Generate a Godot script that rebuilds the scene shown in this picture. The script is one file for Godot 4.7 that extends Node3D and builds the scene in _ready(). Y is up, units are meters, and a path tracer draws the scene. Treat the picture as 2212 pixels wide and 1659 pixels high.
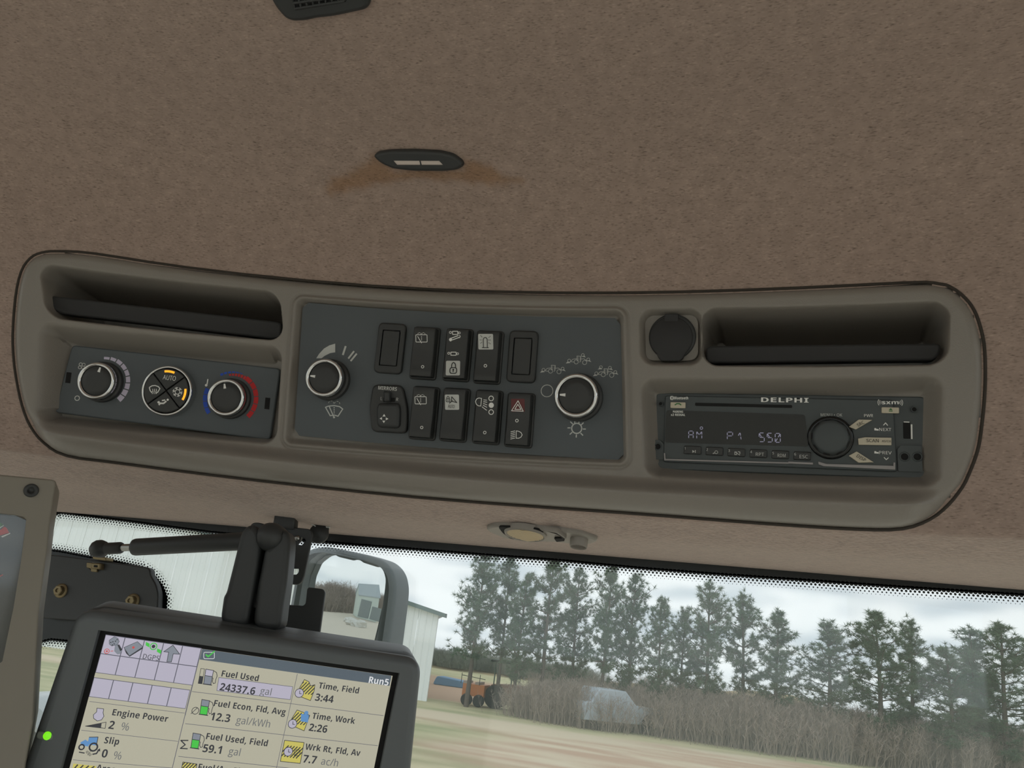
extends Node3D
# A tractor cab: overhead console, headliner, display and windshield, with the farmyard beyond.
# World axes are the cab's own: x right, y up, z back. Traced points are given in the 2212 x 1659 frame of the photograph.

const FPX := 1660.0
const EYE := Vector3(0, 2.8, 0)
const BOW := 0.40          # how much the console curves round the operator
const TILT := 12.37        # how far the console faces down

# regions of the photograph in which outlines were measured: left, top, magnification
const Z1 := Vector3(0, 500, 3.318)
const Z2 := Vector3(600, 600, 4.1475)
const Z3 := Vector3(960, 640, 4.609)
const Z5 := Vector3(0, 940, 3.95)
const Z6 := Vector3(440, 1060, 4.2538)
const Z7 := Vector3(0, 1300, 4.608)
const Z8 := Vector3(400, 1360, 4.0963)
const ZR := Vector3(1380, 820, 3.456)
const ZO := Vector3(1380, 640, 6.9125)
const ZH := Vector3(960, 1080, 5.53)
const ZM := Vector3(640, 1170, 6.6375)
const ZS := Vector3(160, 1360, 7.373)
const ZC := Vector3(560, 0, 3.456)
const ZP := Vector3(0, 1000, 8.295)

class Lens:
	static var b := Basis()
	static var p := Vector3()
	static func ray(u: float, v: float) -> Vector3:
		return b * Vector3((u - 1106.0) / 1660.0, -(v - 829.5) / 1660.0, -1.0)
	# where a sight line meets the plane at height z of a frame, in that frame
	static func onto(t: Transform3D, px: Vector2, z := 0.0) -> Vector2:
		var d := ray(px.x, px.y)
		var n := t.basis.z
		var o := t.origin + n * z
		var w := p + d * ((o - p).dot(n) / d.dot(n)) - t.origin
		return Vector2(w.dot(t.basis.x), w.dot(t.basis.y))

class MB:
	var st := SurfaceTool.new()
	func _init(smooth := false) -> void:
		st.begin(Mesh.PRIMITIVE_TRIANGLES)
		st.set_smooth_group(0 if smooth else -1)
	func group(g: int) -> void:
		st.set_smooth_group(g)
	func tri(a: Vector3, b: Vector3, c: Vector3) -> void:
		st.add_vertex(a); st.add_vertex(b); st.add_vertex(c)
	func quad(a: Vector3, b: Vector3, c: Vector3, d: Vector3) -> void:
		tri(a, b, c); tri(a, c, d)
	func mesh() -> ArrayMesh:
		st.generate_normals()
		return st.commit()
	# box between two corners
	func box(lo: Vector3, hi: Vector3, t := Transform3D()) -> void:
		var p: Array[Vector3] = []
		for i in 8:
			p.append(t * Vector3(hi.x if i & 1 else lo.x, hi.y if i & 2 else lo.y, hi.z if i & 4 else lo.z))
		quad(p[0], p[1], p[3], p[2]); quad(p[5], p[4], p[6], p[7])
		quad(p[4], p[0], p[2], p[6]); quad(p[1], p[5], p[7], p[3])
		quad(p[2], p[3], p[7], p[6]); quad(p[4], p[5], p[1], p[0])
	static func ccw(a: PackedVector2Array) -> PackedVector2Array:
		var b := a.duplicate()
		if Geometry2D.is_polygon_clockwise(b):
			b.reverse()
		return b
	static func inset(a: PackedVector2Array, d: float) -> PackedVector2Array:
		var out := PackedVector2Array()
		var n := a.size()
		for i in n:
			var e0 := (a[i] - a[(i + n - 1) % n]).normalized()
			var e1 := (a[(i + 1) % n] - a[i]).normalized()
			var m := Vector2(-e0.y, e0.x) + Vector2(-e1.y, e1.x)
			var l := maxf(m.length_squared(), 0.6)
			out.append(a[i] + m * (2.0 * d / l))
		return out
	static func rounded(a: PackedVector2Array, r: float, k := 5) -> PackedVector2Array:
		var p := ccw(a)
		var out := PackedVector2Array()
		var n := p.size()
		for i in n:
			var e0 := p[(i + n - 1) % n] - p[i]
			var e1 := p[(i + 1) % n] - p[i]
			var c := minf(r, minf(e0.length(), e1.length()) * 0.48)
			var s := p[i] + e0.normalized() * c
			var e := p[i] + e1.normalized() * c
			for j in k + 1:
				var f := float(j) / k
				out.append(s.lerp(p[i], f).lerp(p[i].lerp(e, f), f))
		return out
	# outline drawn out from z0 to z1, its front edge rounded by bev
	func prism(outline: PackedVector2Array, z0: float, z1: float, bev := 0.0, steps := 3, holes := []) -> void:
		var a := ccw(outline)
		var rings: Array = [[a, z0]]
		if bev > 0.0:
			for i in steps + 1:
				var g := PI / 2 * i / steps
				rings.append([inset(a, bev * (1.0 - cos(g))), z1 - bev + bev * sin(g)])
		else:
			rings.append([a, z1])
		group(1 if bev > 0.0 else -1)
		for k in rings.size() - 1:
			var lo: PackedVector2Array = rings[k][0]
			var hi: PackedVector2Array = rings[k + 1][0]
			for i in a.size():
				var j := (i + 1) % a.size()
				var za: float = rings[k][1]
				var zb: float = rings[k + 1][1]
				quad(Vector3(lo[i].x, lo[i].y, za), Vector3(hi[i].x, hi[i].y, zb), Vector3(hi[j].x, hi[j].y, zb), Vector3(lo[j].x, lo[j].y, za))
		for h in holes:
			var q := ccw(h)
			for i in q.size():
				var j := (i + 1) % q.size()
				quad(Vector3(q[i].x, q[i].y, z0), Vector3(q[j].x, q[j].y, z0), Vector3(q[j].x, q[j].y, z1), Vector3(q[i].x, q[i].y, z1))
		group(-1)
		cap(rings[-1][0], z1, holes)
		cap(a, z0, holes, true)
	func cap(outline: PackedVector2Array, z: float, holes := [], back := false) -> void:
		var a := outline.duplicate()
		for h in holes:
			var q := ccw(h)
			q.reverse()
			var bi := 0
			var bj := 0
			var best := 1e9
			for i in a.size():
				for j in q.size():
					var d := a[i].distance_squared_to(q[j])
					if d < best:
						best = d; bi = i; bj = j
			var m := PackedVector2Array()
			for i in bi + 1:
				m.append(a[i])
			for j in q.size() + 1:
				m.append(q[(bj + j) % q.size()])
			for i in range(bi, a.size()):
				m.append(a[i])
			a = m
		var ix := Geometry2D.triangulate_polygon(a)
		for i in range(0, ix.size(), 3):
			var p := Vector3(a[ix[i]].x, a[ix[i]].y, z)
			var q2 := Vector3(a[ix[i + 1]].x, a[ix[i + 1]].y, z)
			var r := Vector3(a[ix[i + 2]].x, a[ix[i + 2]].y, z)
			if ((q2 - p).cross(r - p).z > 0.0) != back:
				tri(p, r, q2)
			else:
				tri(p, q2, r)
	# profile of (radius, height) turned about the frame's z axis
	func lathe(prof: Array, seg := 40, c := Vector2.ZERO, sharp := false) -> void:
		for k in prof.size() - 1:
			group((2 + k) if sharp else 1)
			var p: Vector2 = prof[k]
			var q: Vector2 = prof[k + 1]
			for i in seg:
				var a := TAU * i / seg
				var b := TAU * (i + 1) / seg
				var p0 := Vector3(c.x + p.x * cos(a), c.y + p.x * sin(a), p.y)
				var p1 := Vector3(c.x + p.x * cos(b), c.y + p.x * sin(b), p.y)
				var q0 := Vector3(c.x + q.x * cos(a), c.y + q.x * sin(a), q.y)
				var q1 := Vector3(c.x + q.x * cos(b), c.y + q.x * sin(b), q.y)
				if p.x > 1e-6:
					tri(p0, q0, p1)
				if q.x > 1e-6:
					tri(p1, q0, q1)
		group(-1)
	# round bar along points, a radius for each
	func tube(pts: Array, radii: Array, seg := 12, caps := true) -> void:
		group(1)
		var rows: Array = []
		for i in pts.size():
			var d: Vector3 = (pts[mini(i + 1, pts.size() - 1)] - pts[maxi(i - 1, 0)]).normalized()
			var x := d.cross(Vector3(0.31, 0.9, 0.29)).normalized()
			var y := d.cross(x)
			var row: Array[Vector3] = []
			for j in seg:
				var a := TAU * j / seg
				row.append(pts[i] + (x * cos(a) + y * sin(a)) * float(radii[i]))
			rows.append(row)
		for i in rows.size() - 1:
			for j in seg:
				var k := (j + 1) % seg
				quad(rows[i][j], rows[i][k], rows[i + 1][k], rows[i + 1][j])
		if caps:
			group(-1)
			for j in seg:
				var k := (j + 1) % seg
				tri(pts[0], rows[0][k], rows[0][j])
				tri(pts[-1], rows[-1][j], rows[-1][k])

# flat print: strokes and fills measured in one region of the photograph, laid on a frame at height z
class Ink:
	var mb := MB.new()
	var t: Transform3D
	var zr: Vector3
	var z := 0.0
	var bend = null
	var m := 0.00035          # metres to a pixel here
	func _init(frame: Transform3D, region: Vector3, height: float, mpp := 0.00035, bent = null) -> void:
		t = frame; zr = region; z = height; m = mpp; bend = bent
	func at(x: float, y: float) -> Vector2:
		return Lens.onto(t, Vector2(zr.x + x / zr.z, zr.y + y / zr.z), z)
	func ln(w: float) -> float:
		return w / zr.z * m
	func v3(p: Vector2) -> Vector3:
		return Vector3(p.x, p.y, (z if bend == null else float(bend.call(p))))
	func pts(a: Array) -> PackedVector2Array:
		var o := PackedVector2Array()
		for i in range(0, a.size(), 2):
			o.append(at(a[i], a[i + 1]))
		return o
	func fill2(p: PackedVector2Array) -> void:
		var a := MB.ccw(p)
		var ix := Geometry2D.triangulate_polygon(a)
		for i in range(0, ix.size(), 3):
			mb.tri(v3(a[ix[i]]), v3(a[ix[i + 1]]), v3(a[ix[i + 2]]))
	func fill(a: Array) -> void:
		fill2(pts(a))
	func stroke2(p: PackedVector2Array, w: float, closed := false) -> void:
		var n := p.size()
		for i in (n if closed else n - 1):
			var a := p[i]
			var b := p[(i + 1) % n]
			var e := (b - a).normalized() * w * 0.5
			var s := Vector2(-e.y, e.x)
			var a2 := a - e * (0.6 if (closed or i > 0) else 0.0)
			var b2 := b + e * (0.6 if (closed or i < n - 2) else 0.0)
			mb.quad(v3(a2 - s), v3(b2 - s), v3(b2 + s), v3(a2 + s))
	func line(a: Array, w: float, closed := false) -> void:
		stroke2(pts(a), ln(w), closed)
	func dash(a: Array, w: float, n: int) -> void:
		var p := pts(a)
		for i in n:
			var f := float(i) / n
			stroke2(PackedVector2Array([p[0].lerp(p[1], f), p[0].lerp(p[1], f + 0.6 / n)]), ln(w))
	func circ(x: float, y: float, r: float, k := 20, a0 := 0.0, a1 := TAU) -> PackedVector2Array:
		var c := at(x, y)
		var o := PackedVector2Array()
		for i in (k if a1 - a0 > 6.28 else k + 1):
			var a := a0 + (a1 - a0) * i / k
			o.append(c + Vector2(cos(a), sin(a)) * ln(r))
		return o
	func ring(x: float, y: float, r: float, w: float) -> void:
		stroke2(circ(x, y, r), ln(w), true)
	func arc(x: float, y: float, r: float, w: float, d0: float, d1: float) -> void:
		stroke2(circ(x, y, r, 10, deg_to_rad(d0), deg_to_rad(d1)), ln(w))
	func disc(x: float, y: float, r: float) -> void:
		fill2(circ(x, y, r))
	func rrect(x0: float, y0: float, x1: float, y1: float, r: float, w := 0.0) -> void:
		var p := MB.rounded(pts([x0, y0, x1, y0, x1, y1, x0, y1]), ln(r), 4)
		if w > 0.0:
			stroke2(p, ln(w), true)
		else:
			fill2(p)

var M := {}
var taken := {}
var rng := RandomNumberGenerator.new()
var O := Vector3()
var EY := Vector3(0, cos(deg_to_rad(TILT)), sin(deg_to_rad(TILT)))
var face: SystemFont
var face_bold: SystemFont
var prof_y := PackedFloat32Array()
var prof_z := PackedFloat32Array()
const T0 := -0.40
const DT := 0.0025

func srgb(r: float, g: float, b: float) -> Color:
	return Color(r / 255.0, g / 255.0, b / 255.0)

func mat(key: String, c: Color, rough := 0.6, metal := 0.0, spec := 0.5) -> StandardMaterial3D:
	var m := StandardMaterial3D.new()
	m.resource_name = key
	m.albedo_color = c
	m.roughness = rough
	m.metallic = metal
	m.metallic_specular = spec
	M[key] = m
	return m

func glow(key: String, c: Color, e := 1.0) -> StandardMaterial3D:
	var m := mat(key, srgb(20, 20, 20), 0.25)
	m.emission_enabled = true
	m.emission = c
	m.emission_energy_multiplier = e
	return m

func numbered(called: String) -> String:
	var n: int = taken.get(called, 0)
	taken[called] = n + 1
	return called if n == 0 else "%s_%03d" % [called, n]

func tag(o: Node, label: String, category := "", group := "", kind := "") -> Node:
	if label: o.set_meta("label", label)
	if category: o.set_meta("category", category)
	if group: o.set_meta("group", group)
	if kind: o.set_meta("kind", kind)
	return o

func thing(called: String, t: Transform3D, label: String, category: String, group := "") -> Node3D:
	var o := Node3D.new()
	o.name = numbered(called)
	add_child(o)
	o.transform = t
	tag(o, label, category, group)
	return o

func part(parent: Node, called: String, mesh: Mesh, m: Material, t := Transform3D()) -> MeshInstance3D:
	var o := MeshInstance3D.new()
	o.name = numbered(called) if parent == self else called
	o.mesh = mesh
	o.material_override = m
	o.transform = t
	parent.add_child(o, true)
	return o

func shell(called: String, mesh: Mesh, m: Material) -> MeshInstance3D:
	var o := part(self, called, mesh, m)
	o.set_meta("kind", "structure")
	return o

func txt(parent: Node, s: String, p: Vector2, z: float, cap: float, m: Material, left := false, bold := false, turn := 0.0, span := 0.0) -> void:
	# span: how wide the words are drawn, where the lettering is narrower or wider than the typeface
	var wide := 1.0
	if span > 0.0:
		wide = span / ((face_bold if bold else face).get_string_size(s, HORIZONTAL_ALIGNMENT_LEFT, -1, 64).x * cap / 64.0 / 0.714)
	var tm := TextMesh.new()
	tm.text = s
	tm.font = face_bold if bold else face
	tm.font_size = 64
	tm.pixel_size = 0.01
	var k := cap / 64.0 / 0.714 / 0.01
	tm.depth = 0.0
	tm.curve_step = 1.5
	tm.horizontal_alignment = HORIZONTAL_ALIGNMENT_LEFT if left else HORIZONTAL_ALIGNMENT_CENTER
	part(parent, "lettering", tm, m, Transform3D(Basis(Vector3(0, 0, 1), deg_to_rad(turn)) * Basis.from_scale(Vector3(wide * k, k, k)), Vector3(p.x, p.y, z)))

func pxs(zr: Vector3, a: Array) -> PackedVector2Array:
	var o := PackedVector2Array()
	for i in range(0, a.size(), 2):
		o.append(Vector2(zr.x + a[i] / zr.z, zr.y + a[i + 1] / zr.z))
	return o

func on(t: Transform3D, p: PackedVector2Array, z := 0.0) -> PackedVector2Array:
	var o := PackedVector2Array()
	for q in p:
		o.append(Lens.onto(t, q, z))
	return o

func px1(zr: Vector3, x: float, y: float) -> Vector2:
	return Vector2(zr.x + x / zr.z, zr.y + y / zr.z)

# a point on a sight line, at a depth along the lens axis
func at(u: float, v: float, d: float) -> Vector3:
	return EYE + Lens.ray(u, v) * d

func ground(u: float, v: float) -> Vector3:
	var r := Lens.ray(u, v)
	return EYE + r * (EYE.y / -r.y)

func at_z(u: float, v: float, z: float) -> Vector3:
	var r := Lens.ray(u, v)
	return EYE + r * (z / r.z)

# upright frame turned to the right by some degrees
func upright(o: Vector3, turn := 0.0, back := 0.0) -> Transform3D:
	return Transform3D(Basis(Vector3.UP, deg_to_rad(turn)) * Basis(Vector3.RIGHT, deg_to_rad(back)), o)

func surf(s: float, t: float, h := 0.0) -> Vector3:
	return O + Vector3(s, 0, BOW * s * s) + EY * t + nrm(s) * h

func nrm(s: float) -> Vector3:
	return Vector3(1, 0, 2 * BOW * s).cross(EY).normalized()

# frame that touches the console at (s, t), h in front of it
func sframe(s: float, t: float, h := 0.0) -> Transform3D:
	var x := Vector3(1, 0, 2 * BOW * s).normalized()
	var n := x.cross(EY).normalized()
	return Transform3D(Basis(x, n.cross(x), n), surf(s, t, h))

func inv(px: Vector2, h := 0.0) -> Vector2:
	var st := Vector2.ZERO
	for i in 8:
		st += Lens.onto(sframe(st.x, st.y, h), px) * Vector2(1.0, 1.0)
	return st

# headliner: a profile swept across the cab
func lean(t: float) -> float:
	if t > 0.095:
		return TILT + (72.0 - TILT) * smoothstep(0.085, 0.25, t) + 15.0 * smoothstep(0.25, 0.5, t)
	if t < -0.078:
		return TILT + (80.0 - TILT) * smoothstep(-0.076, -0.088, t) + 9.0 * smoothstep(-0.115, -0.16, t)
	return TILT

func make_profile() -> void:
	var n := int((1.75 - T0) / DT)
	prof_y.resize(n); prof_z.resize(n)
	var i0 := int(round(-T0 / DT))
	prof_y[i0] = O.y; prof_z[i0] = O.z
	for i in range(i0 + 1, n):
		var a := deg_to_rad(lean(T0 + (i - 0.5) * DT))
		prof_y[i] = prof_y[i - 1] + cos(a) * DT
		prof_z[i] = prof_z[i - 1] + sin(a) * DT
	for i in range(i0 - 1, -1, -1):
		var a := deg_to_rad(lean(T0 + (i + 0.5) * DT))
		prof_y[i] = prof_y[i + 1] - cos(a) * DT
		prof_z[i] = prof_z[i + 1] - sin(a) * DT

func liner(s: float, t: float) -> Vector3:
	var f := clampf((t - T0) / DT, 0.0, prof_y.size() - 2.0)
	var i := int(f)
	var y := lerpf(prof_y[i], prof_y[i + 1], f - i)
	var z := lerpf(prof_z[i], prof_z[i + 1], f - i)
	var c := clampf(s, -0.43, 0.36)
	var bow := BOW * c * c + 2 * BOW * c * (s - c)
	z += bow * (1.0 - 0.95 * smoothstep(-0.085, -0.24, t)) * (1.0 - smoothstep(0.10, 0.55, t))
	var p := Vector3(O.x + s, y + 0.0165 * (s + 0.03) * smoothstep(-0.085, -0.24, t), z)
	p -= Vector3(0, -sin(deg_to_rad(lean(t))), cos(deg_to_rad(lean(t)))) * 0.004
	return p

func liner_frame(px: Vector2, guess: Vector2) -> Transform3D:
	var g := guess
	var fr := Transform3D()
	for i in 14:
		var p := liner(g.x, g.y)
		var x := (liner(g.x + 0.002, g.y) - liner(g.x - 0.002, g.y)).normalized()
		var y := (liner(g.x, g.y + 0.002) - liner(g.x, g.y - 0.002)).normalized()
		var n := x.cross(y).normalized()
		fr = Transform3D(Basis(x, n.cross(x), n), p)
		var d := Lens.onto(fr, px)
		g += d.limit_length(0.06)
	return fr

func _ready() -> void:
	# ---- camera
	Lens.b = Basis(Vector3.UP, deg_to_rad(12.56)) * Basis(Vector3.RIGHT, deg_to_rad(18.6)) * Basis(Vector3(0, 0, 1), deg_to_rad(7.1))
	Lens.p = EYE
	var cam := Camera3D.new()
	cam.name = "camera"
	cam.transform = Transform3D(Lens.b, EYE)
	cam.fov = rad_to_deg(2.0 * atan(829.5 / FPX))
	cam.near = 0.02
	cam.far = 2000.0
	add_child(cam)
	cam.current = true
	# ---- overcast sky, which is the only light of the place
	var we := WorldEnvironment.new()
	var env := Environment.new()
	env.background_mode = Environment.BG_SKY
	var sky := Sky.new()
	var sm := PanoramaSkyMaterial.new()
	sm.panorama = cloud_picture()
	sky.sky_material = sm
	env.sky = sky
	env.background_energy_multiplier = 1.0
	env.tonemap_mode = Environment.TONE_MAPPER_LINEAR
	env.tonemap_exposure = 1.42
	env.sdfgi_enabled = true
	env.ssao_enabled = true
	env.ssil_enabled = true
	we.environment = env
	add_child(we)
	# ---- the place
	rng.seed = 7
	O = EYE + Lens.ray(1085, 870) * 0.6
	make_profile()
	fonts()
	materials()
	build_ground()
	build_cab()
	build_headliner()
	build_console()
	build_climate()
	build_switch_panel()
	build_outlet()
	build_radio()
	build_ceiling_fittings()
	build_monitor()
	build_bracket()
	build_hinge_and_strut()
	build_cluster()
	build_barn()
	build_mirror()
	build_pines()
	build_yard()

func cloud_picture() -> ImageTexture:
	var w := 1024
	var h := 512
	var im := Image.create(w, h, false, Image.FORMAT_RGB8)
	var n := FastNoiseLite.new()
	n.seed = 11
	n.noise_type = FastNoiseLite.TYPE_SIMPLEX_SMOOTH
	n.frequency = 1.0
	n.fractal_octaves = 4
	var bright := srgb(226, 233, 234)
	var grey := srgb(184, 196, 203)
	for y in h:
		var e := PI * (0.5 - (y + 0.5) / h)
		for x in w:
			var a := TAU * (x + 0.5) / w
			# cloud deck seen from below: stretched towards the horizon
			var k := 1.0 / (absf(sin(e)) + 0.12)
			var v := n.get_noise_3d(cos(a) * cos(e) * k * 1.1, sin(e) * 2.0, sin(a) * cos(e) * k * 1.1)
			im.set_pixel(x, y, bright.lerp(grey, smoothstep(-0.25, 0.45, v)))
	return ImageTexture.create_from_image(im)

func fonts() -> void:
	face = SystemFont.new()
	face.font_names = PackedStringArray(["Droid Sans"])
	face_bold = SystemFont.new()
	face_bold.font_names = PackedStringArray(["Droid Sans"])
	face_bold.font_weight = 700

func noise_map(freq: float, size: int, normal := false, strength := 4.0, ramp: Gradient = null, sd := 1) -> NoiseTexture2D:
	var n := FastNoiseLite.new()
	n.seed = sd
	n.frequency = freq
	n.fractal_octaves = 3
	var t := NoiseTexture2D.new()
	t.width = size
	t.height = size
	t.seamless = true
	t.noise = n
	t.as_normal_map = normal
	if normal:
		t.bump_strength = strength
	if ramp:
		t.color_ramp = ramp
	return t

# brushed knit cloth: short pale and dark stitches over a faintly mottled ground
func knit_picture() -> ImageTexture:
	var n := 768
	var v := PackedFloat32Array()
	v.resize(n * n)
	var mott := FastNoiseLite.new()
	mott.seed = 8
	mott.frequency = 0.012
	var soft: Image = mott.get_seamless_image(n, n)
	for y in n:
		for x in n:
			v[y * n + x] = 0.90 + 0.08 * (soft.get_pixel(x, y).r - 0.5)
	var rn := RandomNumberGenerator.new()
	rn.seed = 77
	for k in 9000:
		var x0 := rn.randi() % n
		var y0 := rn.randi() % n
		var l := rn.randi_range(6, 22)
		var amp := rn.randf_range(-0.17, 0.11)
		var drift := rn.randf_range(-0.12, 0.12)
		for i in l:
			var f := 1.0 - absf(2.0 * i / float(l) - 1.0)
			for j in 4:
				var w := [0.5, 1.0, 0.9, 0.4][j] as float
				var q := ((y0 + j + int(i * drift)) % n + n) % n * n + (x0 + i) % n
				v[q] += amp * f * w
	var im := Image.create(n, n, false, Image.FORMAT_RGB8)
	for y in n:
		for x in n:
			var g := clampf(v[y * n + x], 0.0, 1.0)
			im.set_pixel(x, y, Color(g, g * 0.995, g * 0.985))
	return ImageTexture.create_from_image(im)

func ramp2(a: Color, b: Color) -> Gradient:
	var g := Gradient.new()
	g.set_color(0, a)
	g.set_color(1, b)
	return g

func materials() -> void:
	var m := mat("headliner_fabric", srgb(188, 167, 157), 0.95, 0.0, 0.2)
	m.albedo_texture = knit_picture()
	m.normal_enabled = true
	m.normal_texture = noise_map(0.06, 512, true, 5.0, null, 3)
	m.normal_scale = 0.35
	m.uv1_scale = Vector3(6.5, 6.5, 1.0)
	m.rim_enabled = true
	m.rim = 1.0
	m.rim_tint = 0.35
	m.vertex_color_use_as_albedo = true
	m = mat("console_plastic", srgb(140, 134, 127), 0.34, 0.0, 0.5)
	m.normal_enabled = true
	m.normal_texture = noise_map(0.12, 256, true, 3.0, null, 9)
	m.normal_scale = 0.18
	m.uv1_triplanar = true
	m.uv1_scale = Vector3.ONE * 25.0
	mat("black_plastic", srgb(56, 58, 59), 0.45)
	mat("panel_black", srgb(86, 92, 96), 0.5)
	mat("switch_black", srgb(54, 55, 55), 0.42)
	mat("radio_black", srgb(72, 78, 80), 0.42)
	mat("edge_shade", srgb(62, 56, 50), 0.9)  # dark tone for the shadow line drawn round the console
	mat("gap_black", srgb(16, 16, 17), 0.8)
	mat("rubber", srgb(52, 52, 53), 0.7)
	mat("gloss_black", srgb(24, 26, 27), 0.12)
	mat("chrome", srgb(225, 225, 225), 0.06, 1.0)
	mat("brass", srgb(142, 128, 98), 0.45, 0.7)
	mat("steel", srgb(175, 175, 172), 0.3, 1.0)
	mat("mirror_plastic", srgb(84, 90, 94), 0.4)
	mat("silver", srgb(235, 240, 240), 0.0, 1.0)
	mat("lamp_lens", srgb(214, 196, 164), 0.35)
	mat("twig", srgb(170, 157, 146), 0.9)
	mat("far_twig", srgb(136, 140, 128), 0.9)
	mat("dull_trim", srgb(150, 145, 145), 0.4, 0.6)
	mat("lens_white", srgb(222, 208, 200), 0.3)
	mat("print_white", srgb(246, 246, 243), 0.6)
	mat("print_grey", srgb(206, 208, 205), 0.6)
	mat("print_lilac", srgb(214, 206, 228), 0.6)
	mat("print_dark", srgb(30, 30, 32), 0.6)
	mat("print_red", srgb(206, 40, 44), 0.6)
	mat("print_blue", srgb(40, 84, 200), 0.6)
	mat("print_green", srgb(60, 120, 66), 0.6)
	mat("button_cream", srgb(205, 196, 176), 0.5)
	mat("hazard_red", srgb(96, 26, 30), 0.25)
	glow("lamp_orange", srgb(255, 160, 30), 1.0)
	glow("segment_lilac", srgb(165, 162, 185), 0.38)
	glow("led_green", srgb(120, 225, 30), 0.75)
	mat("led_window", srgb(112, 118, 112), 0.3)
	mat("monitor_plastic", srgb(98, 103, 106), 0.4)
	mat("trim_grey", srgb(140, 134, 123), 0.5)
	mat("cab_trim", srgb(196, 188, 176), 0.7)
	mat("floor_mat", srgb(196, 186, 172), 0.9)
	mat("frit", srgb(34, 40, 43), 0.3)
	m = mat("window_glass", Color(0.86, 0.93, 0.92, 0.05), 0.02)
	m.transparency = BaseMaterial3D.TRANSPARENCY_ALPHA
	m = mat("windshield_glass", Color(0.86, 0.93, 0.92, 0.10), 0.02)
	m.transparency = BaseMaterial3D.TRANSPARENCY_ALPHA
	m = mat("clear_cover", Color(0.9, 0.95, 0.95, 0.04), 0.05)
	m.transparency = BaseMaterial3D.TRANSPARENCY_ALPHA

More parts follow.
